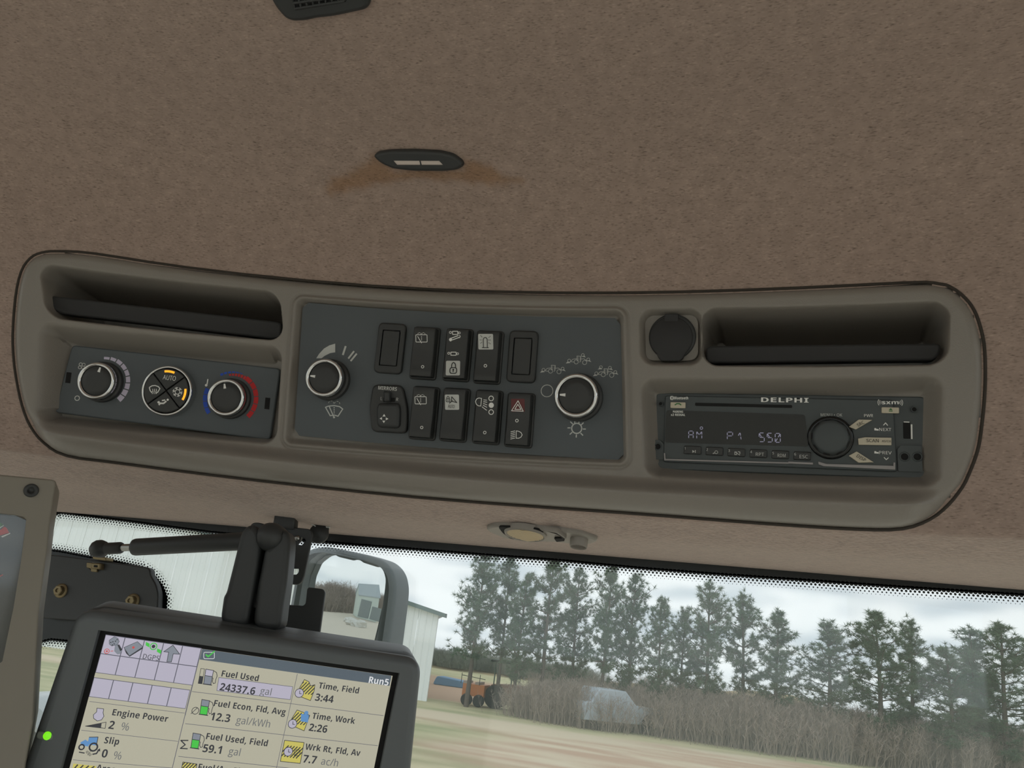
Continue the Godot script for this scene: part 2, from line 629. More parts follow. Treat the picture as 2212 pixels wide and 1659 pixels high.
# ---- cab shell: floor, walls with openings, roof and panes
const CX := -0.165
func build_cab() -> void:
	var e := EYE.y
	var b := MB.new()
	b.box(Vector3(CX - 0.86, e - 1.36, -0.95), Vector3(CX + 0.86, e - 1.30, 1.0))
	shell("floor", b.mesh(), M.floor_mat)
	for side in [-1.0, 1.0]:
		b = MB.new()
		var x0: float = CX + side * 0.80
		var x1: float = CX + side * 0.86
		var lo := minf(x0, x1)
		var hi := maxf(x0, x1)
		b.box(Vector3(lo, e - 1.30, -0.82), Vector3(hi, e - 1.18, 1.0))
		b.box(Vector3(lo, e + 0.34, -0.82), Vector3(hi, e + 0.56, 1.0))
		b.box(Vector3(lo, e - 1.18, -0.82), Vector3(hi, e + 0.34, -0.72))
		b.box(Vector3(lo, e - 1.18, 0.20), Vector3(hi, e + 0.34, 0.27))
		b.box(Vector3(lo, e - 1.18, 0.92), Vector3(hi, e + 0.34, 1.0))
		shell("wall_left" if side < 0 else "wall_right", b.mesh(), M.cab_trim)
		b = MB.new()
		b.box(Vector3((x0 + x1) / 2 - 0.003, e - 1.18, -0.72), Vector3((x0 + x1) / 2 + 0.003, e + 0.34, 0.20))
		b.box(Vector3((x0 + x1) / 2 - 0.003, e - 1.18, 0.27), Vector3((x0 + x1) / 2 + 0.003, e + 0.34, 0.92))
		shell("window_2" if side < 0 else "window_3", b.mesh(), M.window_glass)
	b = MB.new()
	b.box(Vector3(CX - 0.80, e - 1.30, 0.94), Vector3(CX + 0.80, e - 0.95, 1.0))
	b.box(Vector3(CX - 0.80, e + 0.32, 0.94), Vector3(CX + 0.80, e + 0.56, 1.0))
	b.box(Vector3(CX - 0.80, e - 0.95, 0.94), Vector3(CX - 0.70, e + 0.32, 1.0))
	b.box(Vector3(CX + 0.70, e - 0.95, 0.94), Vector3(CX + 0.80, e + 0.32, 1.0))
	shell("wall_rear", b.mesh(), M.cab_trim)
	b = MB.new()
	b.box(Vector3(CX - 0.70, e - 0.95, 0.967), Vector3(CX + 0.70, e + 0.32, 0.973))
	shell("window_4", b.mesh(), M.window_glass)
	b = MB.new()
	b.box(Vector3(CX - 0.80, e - 1.30, -0.82), Vector3(CX + 0.80, e - 1.15, -0.76))
	b.box(Vector3(CX - 0.80, e + 0.13, -0.82), Vector3(CX + 0.80, e + 0.56, -0.77))
	shell("wall_front", b.mesh(), M.cab_trim)
	b = MB.new()
	b.box(Vector3(CX - 0.95, e + 0.56, -0.95), Vector3(CX + 0.95, e + 0.64, 1.05))
	shell("roof", b.mesh(), M.cab_trim)
	# windshield with its black printed border
	var w := Node3D.new()
	w.name = "window_1"
	add_child(w)
	w.position = Vector3(CX, e, -0.75)
	tag(w, "", "", "", "structure")
	var T := w.transform
	b = MB.new()
	b.box(Vector3(-0.80, -1.15, -0.006), Vector3(0.80, 0.16, 0.0))
	part(w, "glass_pane", b.mesh(), M.windshield_glass)
	var top := PackedVector2Array([Vector2(111, 1115), Vector2(132, 1108), Vector2(253, 1123), Vector2(380, 1140), Vector2(456, 1150), Vector2(675, 1170), Vector2(793, 1179), Vector2(957, 1192), Vector2(1048, 1199), Vector2(1209, 1211), Vector2(1384, 1228), Vector2(1537, 1240), Vector2(1725, 1253), Vector2(1950, 1269), Vector2(2212, 1286), Vector2(2330, 1294), Vector2(2900, 1330), Vector2(3600, 1372)])
	var edge := on(T, top)
	var band := edge.duplicate()
	band.append(Vector2(0.79, edge[-1].y)); band.append(Vector2(0.79, 0.15)); band.append(Vector2(-0.79, 0.15)); band.append(Vector2(-0.79, edge[0].y - 0.02))
	b = MB.new()
	b.cap(MB.ccw(band), 0.0006)
	part(w, "printed_border", b.mesh(), M.frit)
	var hinge := on(T, pxs(Z5, [395, 975, 500, 985, 760, 1035, 920, 1062, 1230, 1130, 1320, 1205, 1390, 1290, 1425, 1390, 1415, 1500, 1380, 1620]))
	var low := on(T, PackedVector2Array([Vector2(150, 1386), Vector2(110, 1382), Vector2(85, 1388), Vector2(70, 1400), Vector2(62, 1440), Vector2(45, 1560), Vector2(28, 1670), Vector2(10, 1760)]))
	b = MB.new()
	var blk := hinge.duplicate()
	blk.append_array(on(T, PackedVector2Array([Vector2(345, 1400), Vector2(250, 1420), Vector2(160, 1392)])))
	blk.append_array(low)
	blk.append(Vector2(-0.79, low[-1].y)); blk.append(Vector2(-0.79, hinge[0].y))
	b.cap(MB.ccw(blk), 0.0006)
	part(w, "printed_border", b.mesh(), M.frit)
	b = MB.new()
	for path in [edge, hinge, low]:
		frit_dots(b, path, path == edge)
	var d := part(w, "border_dots", b.mesh(), M.frit)
	tag(d, "", "", "", "stuff")

# rows of dots that shrink away from the edge of the printed border; left: the side on which they lie when walking the path
func frit_dots(b: MB, path: PackedVector2Array, below: bool) -> void:
	var p := 0.0036
	var rows := [[0.0, 0.54, 0.0], [0.80, 0.31, 0.5], [1.5, 0.2, 0.0], [2.1, 0.1, 0.5]]
	for r in rows:
		var run: float = float(r[2]) * p
		for i in path.size() - 1:
			var a := path[i]
			var c := path[i + 1]
			var l := a.distance_to(c)
			var e := (c - a) / l
			var side := Vector2(e.y, -e.x) if below else Vector2(-e.y, e.x)
			while run < l:
				var q: Vector2 = a + e * run + side * float(r[0]) * p
				var k := 8
				for j in k:
					var g := TAU * j / k
					var g2 := TAU * (j + 1) / k
					var rad: float = float(r[1]) * p
					b.tri(Vector3(q.x, q.y, 0.0006), Vector3(q.x + cos(g2) * rad, q.y + sin(g2) * rad, 0.0006), Vector3(q.x + cos(g) * rad, q.y + sin(g) * rad, 0.0006))
				run += p
			run -= l

func grid_mesh(v: PackedVector3Array, n: PackedVector3Array, uv: PackedVector2Array, col: PackedColorArray, ix: PackedInt32Array) -> ArrayMesh:
	var a := []
	a.resize(Mesh.ARRAY_MAX)
	a[Mesh.ARRAY_VERTEX] = v
	a[Mesh.ARRAY_NORMAL] = n
	if uv.size(): a[Mesh.ARRAY_TEX_UV] = uv
	if col.size(): a[Mesh.ARRAY_COLOR] = col
	a[Mesh.ARRAY_INDEX] = ix
	var m := ArrayMesh.new()
	m.add_surface_from_arrays(Mesh.PRIMITIVE_TRIANGLES, a)
	return m

func outline_st() -> PackedVector2Array:
	var c := [[200, 545], [120, 540], [85, 543], [60, 555], [40, 585], [28, 640], [22, 720], [24, 775], [30, 820], [42, 875], [60, 920], [90, 957], [140, 985], [253, 1001], [557, 1039], [900, 1075], [1340, 1108], [1655, 1132], [1850, 1144], [1950, 1143], [2010, 1122], [2050, 1090], [2080, 1052], [2100, 1010], [2115, 965], [2122, 920], [2128, 860], [2130, 800], [2127, 740], [2115, 690], [2100, 658], [2080, 635], [2058, 619], [2030, 610], [1950, 608], [1600, 624], [1200, 630], [800, 615], [400, 575]]
	var o := PackedVector2Array()
	for q in c:
		o.append(inv(Vector2(q[0], q[1])))
	var f := PackedVector2Array()
	for i in o.size():
		for k in 3:
			f.append(o[i].cubic_interpolate(o[(i + 1) % o.size()], o[(i + o.size() - 1) % o.size()], o[(i + 2) % o.size()], k / 3.0))
	return f

func build_headliner() -> void:
	var out := outline_st()
	var hole := MB.inset(MB.ccw(out), 0.004)
	# rust-brown stain spreading from under the small lamp, as the cloth shows it
	var s0 := -0.69
	var s1 := 0.83
	s0 = CX - 0.80 - O.x
	s1 = CX + 0.80 - O.x
	var stain := PackedVector2Array()
	for q in pxs(ZC, [500, 1400, 560, 1330, 700, 1260, 860, 1160, 1000, 1275, 1500, 1270, 1545, 1180, 1700, 1235, 1850, 1300, 1990, 1345, 1830, 1385, 1500, 1370, 1100, 1370, 830, 1390, 640, 1440, 530, 1450]):
		var fr := liner_frame(q, Vector2(-0.09, 0.2))
		stain.append(Vector2(fr.origin.x - O.x, 0))
		stain[-1].y = t_of(fr.origin)
	var lamp := liner_frame(Vector2(905, 348), Vector2(-0.09, 0.2))
	var lc := Vector2(lamp.origin.x - O.x, t_of(lamp.origin))
	var ds := 0.004
	var nx := int((s1 - s0) / ds) + 1
	var ts := PackedFloat32Array()
	var t := -0.272
	while t < 0.62:
		ts.append(t)
		t += 0.004
	while t < 1.62:
		ts.append(t)
		t += 0.02
	var v := PackedVector3Array()
	var uv := PackedVector2Array()
	var col := PackedColorArray()
	var blot := FastNoiseLite.new()
	blot.seed = 5
	blot.frequency = 60.0
	var dents := [[lc + Vector2(0.0, -0.030), 0.045, 0.016, 0.007]]
	for y in ts.size():
		for x in nx:
			var s := s0 + (s1 - s0) * x / (nx - 1)
			var p := liner(s, ts[y])
			for d in dents:
				var r: Vector2 = Vector2(s, ts[y]) - d[0]
				var g: float = exp(-pow(r.x / d[1], 2) - pow(r.y / d[2], 2))
				if g > 0.01:
					p.y += g * float(d[3])
			v.append(p)
			uv.append(Vector2(s, ts[y]))
			var c := Color(1, 1, 1)
			if ts[y] > 0.12 and ts[y] < 0.3 and s > -0.25 and s < 0.08:
				var k := 0.0
				var q := Vector2(s, ts[y])
				var dist := 1e9
				for i in stain.size():
					dist = minf(dist, Geometry2D.get_closest_point_to_segment(q, stain[i], stain[(i + 1) % stain.size()]).distance_to(q))
				if Geometry2D.is_point_in_polygon(q, stain):
					dist = -dist
				k = 1.0 - smoothstep(-0.004, 0.003, dist + blot.get_noise_2d(s, ts[y]) * 0.004)
				c = c.lerp(Color(0.80, 0.63, 0.44), k * 0.8)
			col.append(c)
	var n := PackedVector3Array()
	n.resize(v.size())
	for y in ts.size():
		for x in nx:
			var a := v[y * nx + mini(x + 1, nx - 1)] - v[y * nx + maxi(x - 1, 0)]
			var b := v[mini(y + 1, ts.size() - 1) * nx + x] - v[maxi(y - 1, 0) * nx + x]
			n[y * nx + x] = a.cross(b).normalized()
	var ix := PackedInt32Array()
	for y in ts.size() - 1:
		for x in nx - 1:
			var q := uv[y * nx + x]
			if ts[y] > -0.08 and ts[y] < 0.1 and (Geometry2D.is_point_in_polygon(q, hole) or (q.x > -0.36 and q.x < 0.285 and q.y > -0.066 and q.y < 0.08)):
				continue
			var i := y * nx + x
			ix.append_array(PackedInt32Array([i, i + nx, i + 1, i + 1, i + nx, i + nx + 1]))
	shell("ceiling", grid_mesh(v, n, uv, col, ix), M.headliner_fabric)

# which t of the headliner profile a point on it has
func t_of(p: Vector3) -> float:
	var best := 0.0
	var bd := 1e9
	var s := p.x - O.x
	for i in 900:
		var t := -0.3 + i * 0.0015
		var d := liner(s, t).distance_squared_to(p)
		if d < bd:
			bd = d; best = t
	return best

# ---- overhead console: one moulded bezel with pockets
func build_console() -> void:
	var out := outline_st()
	var pockets: Array = []
	# corner pixels TL TR BR BL, depth, corner radius, wall widths top right bottom left
	for d in [
		[[90, 573, 598, 634, 607, 730, 105, 680], 0.085, 0.011, [0.014, 0.006, 0.005, 0.010]],
		[[88, 697, 605, 750, 592, 955, 78, 905], 0.020, 0.010, [0.013, 0.005, 0.005, 0.017]],
		[[632, 633, 1357, 660, 1365, 1012, 605, 967], 0.0058, 0.010, [0.007, 0.009, 0.009, 0.009]],
		[[1385, 672, 1512, 670, 1514, 783, 1388, 783], 0.012, 0.009, [0.004, 0.003, 0.004, 0.004]],
		[[1521, 670, 2045, 655, 2040, 780, 1522, 783], 0.085, 0.010, [0.012, 0.008, 0.005, 0.004]],
		[[1385, 820, 2035, 812, 2030, 1048, 1395, 1025], 0.016, 0.010, [0.010, 0.012, 0.007, 0.010]]]:
		var c: Array = []
		for i in 4:
			c.append(inv(Vector2(d[0][2 * i], d[0][2 * i + 1])))
		pockets.append([c, d[1], d[2], d[3], minf(c[0].x, c[3].x) - 0.01, maxf(c[1].x, c[2].x) + 0.01, minf(c[2].y, c[3].y) - 0.01, maxf(c[0].y, c[1].y) + 0.01])
	var ds := 0.00095
	var s0 := -0.406
	var t0 := -0.086
	var nx := int(0.738 / ds)
	var ny := int(0.181 / ds)
	var v := PackedVector3Array()
	var sd := PackedFloat32Array()
	v.resize(nx * ny); sd.resize(nx * ny)
	for y in ny:
		var t := t0 + y * ds
		for x in nx:
			var s := s0 + x * ds
			var q := Vector2(s, t)
			var d := -0.05
			if not (s > -0.350 and s < 0.268 and t > -0.050 and t < 0.072):
				var best := 1e9
				var inside := false
				var j := out.size() - 1
				for i in out.size():
					var a := out[i]
					var b := out[j]
					var e := b - a
					var w := q - a
					var f := clampf(w.dot(e) / e.length_squared(), 0.0, 1.0)
					best = minf(best, (w - e * f).length_squared())
					if (a.y > t) != (b.y > t) and s < e.x * (t - a.y) / e.y + a.x:
						inside = not inside
					j = i
				d = -sqrt(best) if inside else sqrt(best)
			sd[y * nx + x] = d
			var h := 0.0
			# rolled lip along the bottom
			var low := smoothstep(-0.050, -0.062, t) * smoothstep(-0.385, -0.355, s) * smoothstep(0.315, 0.285, s)
			h += 0.012 * low
			var r := lerpf(0.008, 0.018, smoothstep(-0.045, -0.062, t))
			if d > -r:
				var f := clampf((d + r) / r, 0.0, 1.25)
				h -= (0.011 + 0.013 * low) * (1.0 - sqrt(maxf(0.0, 1.0 - minf(f, 1.0) * minf(f, 1.0)))) + maxf(0.0, f - 1.0) * 0.02
			for p in pockets:
				if s < p[4] or s > p[5] or t < p[6] or t > p[7]:
					continue
				var c: Array = p[0]
				var k: Array = []
				for i in 4:
					var a: Vector2 = c[i]
					var e: Vector2 = (c[(i + 1) % 4] - a).normalized()
					k.append((q - a).dot(Vector2(e.y, -e.x)))
				# k: distances inside from top, right, bottom, left
				var top: bool = k[0] < k[2]
				var left: bool = k[3] < k[1]
				var dy: float = minf(k[0], k[2])
				var dx: float = minf(k[1], k[3])
				var wy: float = p[3][0] if top else p[3][2]
				var wx: float = p[3][3] if left else p[3][1]
				var rr: float = p[2]
				var din := minf(dx, dy)
				var w := wx if dx < dy else wy
				if dx < rr and dy < rr:
					var ax := rr - dx
					var ay := rr - dy
					din = rr - sqrt(ax * ax + ay * ay)
					w = (wx * ax + wy * ay) / maxf(ax + ay, 1e-6)
				if p[1] < 0.007:      # frame of the switch panel: a fine groove outside, a step inside
					h -= 0.0011 * exp(-pow((din - 0.0002) / 0.0009, 2.0))
					h += 0.0012 * smoothstep(0.0004, 0.003, din)
					h -= (float(p[1]) + 0.0012) * smoothstep(0.003, w, din)
				else:
					h -= float(p[1]) * smoothstep(-0.0025, w, din) + 0.0
			v[y * nx + x] = surf(s, t, h)
	var T := sframe(0, 0)
	var inv_t := T.affine_inverse()
	for i in v.size():
		v[i] = inv_t * v[i]
	var n := PackedVector3Array()
	n.resize(v.size())
	for y in ny:
		for x in nx:
			var a := v[y * nx + mini(x + 1, nx - 1)] - v[y * nx + maxi(x - 1, 0)]
			var b := v[mini(y + 1, ny - 1) * nx + x] - v[maxi(y - 1, 0) * nx + x]
			n[y * nx + x] = a.cross(b).normalized()
	var ix := PackedInt32Array()
	for y in ny - 1:
		for x in nx - 1:
			var i := y * nx + x
			if minf(minf(sd[i], sd[i + 1]), minf(sd[i + nx], sd[i + nx + 1])) > 0.0012:
				continue
			ix.append_array(PackedInt32Array([i, i + nx, i + 1, i + 1, i + nx, i + nx + 1]))
	var o := thing("overhead_console", T, "long taupe plastic overhead console with pockets set in the headliner", "console")
	part(o, "bezel", grid_mesh(v, n, PackedVector2Array(), PackedColorArray(), ix), M.console_plastic)
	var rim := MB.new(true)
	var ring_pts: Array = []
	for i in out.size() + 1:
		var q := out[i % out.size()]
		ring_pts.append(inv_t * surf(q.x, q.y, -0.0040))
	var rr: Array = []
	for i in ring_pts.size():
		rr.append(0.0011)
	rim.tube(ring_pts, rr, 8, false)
	part(o, "edge_shadow_line", rim.mesh(), M.edge_shade)  # dark tube stands in for the shadow gap between fabric and console
	# dark rubber lips that close the lower part of the two open trays
	for lip in [[[100, 636, 360, 667, 606, 694, 604, 728, 590, 731, 350, 703, 125, 676, 106, 664]], [[1523, 746, 1780, 744, 2034, 741, 2032, 762, 2018, 777, 1780, 781, 1524, 783]]]:
		var pts := PackedVector2Array()
		for i in range(0, lip[0].size(), 2):
			pts.append(inv(Vector2(lip[0][i], lip[0][i + 1]), -0.007))
		var b := MB.new()
		var a := MB.ccw(pts)
		var c0 := Vector2.ZERO
		for q in a:
			c0 += q / a.size()
		var f := sframe(c0.x, c0.y, -0.007)
		var loc := PackedVector2Array()
		for q in a:
			var w := f.affine_inverse() * surf(q.x, q.y, -0.007)
			loc.append(Vector2(w.x, w.y))
		b.prism(MB.rounded(loc, 0.004, 3), -0.012, 0.0, 0.0016)
		part(o, "tray_lip", b.mesh(), M.rubber, inv_t * f).set_meta("label", "dark rubber lip of the open tray")

func ring_mesh(ro: float, ri: float, z0: float, z1: float) -> ArrayMesh:
	var b := MB.new()
	var m := (ro + ri) / 2
	b.lathe([Vector2(ro, z0), Vector2(ro, z1 - (ro - ri) * 0.45), Vector2(ro - (ro - ri) * 0.2, z1 - (ro - ri) * 0.12), Vector2(m, z1), Vector2(ri + (ro - ri) * 0.18, z1 - (ro - ri) * 0.15), Vector2(ri, z1 - (ro - ri) * 0.5)], 56)
	return b.mesh()

# rotary knob: tapered skirt, bright ring, dark cap with a pale pointer
func knob(parent: Node, at_p: Vector2, r: float, high: float, point: float) -> Node3D:
	var k := Node3D.new()
	k.name = "rotary_knob"
	k.position = Vector3(at_p.x, at_p.y, 0)
	parent.add_child(k, true)
	var b := MB.new()
	b.lathe([Vector2(r * 1.12, 0), Vector2(r * 1.10, high * 0.30), Vector2(r * 1.0, high * 0.36), Vector2(r * 0.97, high - 0.0028)], 48, Vector2.ZERO, true)
	part(k, "skirt", b.mesh(), M.switch_black)
	part(k, "chrome_ring", ring_mesh(r, r * 0.80, high - 0.0045, high), M.chrome)
	b = MB.new()
	b.lathe([Vector2(r * 0.81, high - 0.0026), Vector2(r * 0.77, high - 0.0014), Vector2(r * 0.5, high - 0.0011), Vector2(0, high - 0.001)], 40)
	part(k, "cap", b.mesh(), M.switch_black)
	b = MB.new()
	var d := Vector2(cos(deg_to_rad(point)), sin(deg_to_rad(point)))
	var s := Vector2(-d.y, d.x)
	b.prism(PackedVector2Array([d * r * 0.74 + s * r * 0.035, d * r * 0.48 + s * r * 0.07, d * r * 0.48 - s * r * 0.07, d * r * 0.74 - s * r * 0.035]), high - 0.002, high - 0.0008)
	part(k, "pointer", b.mesh(), M.print_white)
	return k

func scale_piece(parent: Node, c: Vector2, ri: float, ro: float, d0: float, d1: float, m: Material, z := 0.00025) -> void:
	var b := MB.new()
	for i in 6:
		var a := deg_to_rad(lerpf(d0, d1, i / 6.0))
		var e := deg_to_rad(lerpf(d0, d1, (i + 1) / 6.0))
		b.quad(Vector3(c.x + cos(a) * ri, c.y + sin(a) * ri, z), Vector3(c.x + cos(e) * ri, c.y + sin(e) * ri, z), Vector3(c.x + cos(e) * ro, c.y + sin(e) * ro, z), Vector3(c.x + cos(a) * ro, c.y + sin(a) * ro, z))
	part(parent, "scale_mark", b.mesh(), m)

func ink(parent: Node, i: Ink, m: Material, called := "symbol") -> void:
	part(parent, called, i.mb.mesh(), m)

func build_climate() -> void:
	var c := inv(Vector2(358, 846), -0.0115)
	var T := sframe(c.x, c.y, -0.0115)
	var o := thing("climate_control_unit", T, "black climate control panel with two chrome-ringed knobs and a round button pad", "climate control")
	var b := MB.new()
	var fp := on(T, PackedVector2Array([Vector2(155, 745), Vector2(606, 796), Vector2(583, 951), Vector2(117, 891)]))
	b.prism(MB.rounded(fp, 0.004), -0.004, 0.0, 0.0012)
	part(o, "faceplate", b.mesh(), M.panel_black)
	for sl in [[478, 1008, 513, 1012, 503, 1088, 468, 1084], [1903, 1190, 1938, 1194, 1930, 1276, 1895, 1272]]:
		b = MB.new()
		b.prism(on(T, pxs(Z1, sl)), -0.001, 0.0002)
		part(o, "slot", b.mesh(), M.gap_black)
	var mpp := 0.00037
	var hk := 0.0125
	# fan knob
	var k1 := Lens.onto(T, px1(Z1, 682, 1068), hk)
	knob(o, k1, 0.0152, hk, 82)
	var f1 := Lens.onto(T, px1(Z1, 742, 1098))
	f1 = k1
	for i in 9:
		scale_piece(o, f1, 0.0192 - 0.0012 * smoothstep(4, 8, i), 0.0225 - 0.0012 * smoothstep(2, 0, i), 98 - i * 15.6, 98 - (i + 1) * 15.6 + 2.4, M.print_lilac)
	var g := Ink.new(T, Z1, 0.00025, mpp)
	g.ring(553, 1195, 17, 6)
	ink(o, g, M.print_white)
	g = Ink.new(T, Z1, 0.00025, mpp)
	for q in [[578, 952], [600, 955], [572, 974], [596, 975]]:
		g.ring(q[0], q[1], 11, 5)
	ink(o, g, M.print_white)
	# temperature knob
	var k2 := Lens.onto(T, px1(Z1, 1615, 1188), hk)
	knob(o, k2, 0.0152, hk, 105)
	for i in 4:
		scale_piece(o, k2, 0.0195, 0.0228, 222 - i * 15.0, 222 - (i + 1) * 15.0 + 1.6, M.print_blue)
	for i in 6:
		scale_piece(o, k2, 0.0208 + 0.0003 * i, 0.0228, 122 - i * 8.5, 122 - (i + 1) * 8.5 + 2.0, M.print_blue)
	for i in 6:
		scale_piece(o, k2, 0.0192, 0.0206 + 0.0003 * i, 103 - i * 7.0, 103 - (i + 1) * 7.0 + 2.0, M.print_red)
	for i in 6:
		scale_piece(o, k2, 0.0192, 0.0230, 62 - i * 17.0, 62 - (i + 1) * 17.0 + 1.8, M.print_red)
	g = Ink.new(T, Z1, 0.00025, mpp)
	g.line([1490, 1058, 1484, 1095], 9)
	g.disc(1478, 1102, 10)
	ink(o, g, M.print_white)
	# round pad of four buttons
	var pz := 0.008
	var pc := Lens.onto(T, px1(Z1, 1190, 1140), pz)
	var pad := Node3D.new()
	pad.name = "button_pad"
	pad.position = Vector3(pc.x, pc.y, 0)
	o.add_child(pad)
	b = MB.new()
	b.lathe([Vector2(0.0215, 0), Vector2(0.0208, pz - 0.003)], 56)
	part(pad, "skirt", b.mesh(), M.chrome)
	part(pad, "chrome_ring", ring_mesh(0.0208, 0.0184, pz - 0.004, pz - 0.0006), M.chrome)
	b = MB.new()
	b.lathe([Vector2(0.0185, pz - 0.003), Vector2(0.0, pz - 0.003)], 40)
	part(pad, "base", b.mesh(), M.gap_black)
	for i in 4:
		var a0 := 45.0 + 90.0 * i + 1.4
		var pts := PackedVector2Array([Vector2(cos(deg_to_rad(a0 + 43.6)), sin(deg_to_rad(a0 + 43.6))) * 0.0007])
		for j in 13:
			var a := deg_to_rad(a0 + j * 87.2 / 12)
			pts.append(Vector2(cos(a), sin(a)) * 0.0180)
		b = MB.new()
		b.prism(pts, pz - 0.003, pz, 0.0006, 2)
		part(pad, "button", b.mesh(), M.switch_black)
	var T2 := Transform3D(T.basis, T * Vector3(pc.x, pc.y, 0))
	for lamp in [[74, 104], [-22, 12]]:
		b = MB.new()
		for i in 8:
			var a := deg_to_rad(lerpf(lamp[0], lamp[1], i / 8.0))
			var e := deg_to_rad(lerpf(lamp[0], lamp[1], (i + 1) / 8.0))
			b.quad(Vector3(cos(a) * 0.0150, sin(a) * 0.0150, pz + 0.0002), Vector3(cos(e) * 0.0150, sin(e) * 0.0150, pz + 0.0002), Vector3(cos(e) * 0.0168, sin(e) * 0.0168, pz + 0.0002), Vector3(cos(a) * 0.0168, sin(a) * 0.0168, pz + 0.0002))
		part(pad, "indicator_lamp", b.mesh(), M.lamp_orange)
	txt(pad, "AUTO", Lens.onto(T2, px1(Z1, 1216, 1050), pz), pz + 0.0003, 0.0038, M.print_white, false, false, 0, 0.0108)
	g = Ink.new(T2, Z1, pz + 0.0003, mpp)
	g.line([1070, 1118, 1090, 1106, 1112, 1104, 1135, 1112, 1146, 1126, 1132, 1150, 1118, 1160], 7)
	g.line([1070, 1118, 1076, 1140, 1086, 1154], 7)
	for i in 3:
		g.line([1092 + i * 13, 1165, 1090 + i * 13, 1150, 1096 + i * 13, 1142, 1094 + i * 13, 1128], 5)
	ink(pad, g, M.print_white)
	g = Ink.new(T2, Z1, pz + 0.0003, mpp)
	g.ring(1272, 1150, 17, 6)
	for i in 6:
		var a := TAU * i / 6.0 + 0.25
		g.line([1272 + cos(a) * 15, 1150 + sin(a) * 15, 1272 + cos(a) * 36, 1150 + sin(a) * 36], 6)
		g.line([1272 + cos(a - 0.35) * 34, 1150 + sin(a - 0.35) * 34, 1272 + cos(a) * 24, 1150 + sin(a) * 24, 1272 + cos(a + 0.35) * 34, 1150 + sin(a + 0.35) * 34], 5)
	ink(pad, g, M.print_white)
	g = Ink.new(T2, Z1, pz + 0.0003, mpp)
	g.disc(1202, 1206, 8)
	g.line([1192, 1216, 1172, 1232, 1148, 1232, 1138, 1244], 12)
	g.line([1160, 1212, 1184, 1208], 9)
	g.fill([1126, 1222, 1140, 1214, 1150, 1228, 1134, 1234])
	ink(pad, g, M.print_white)

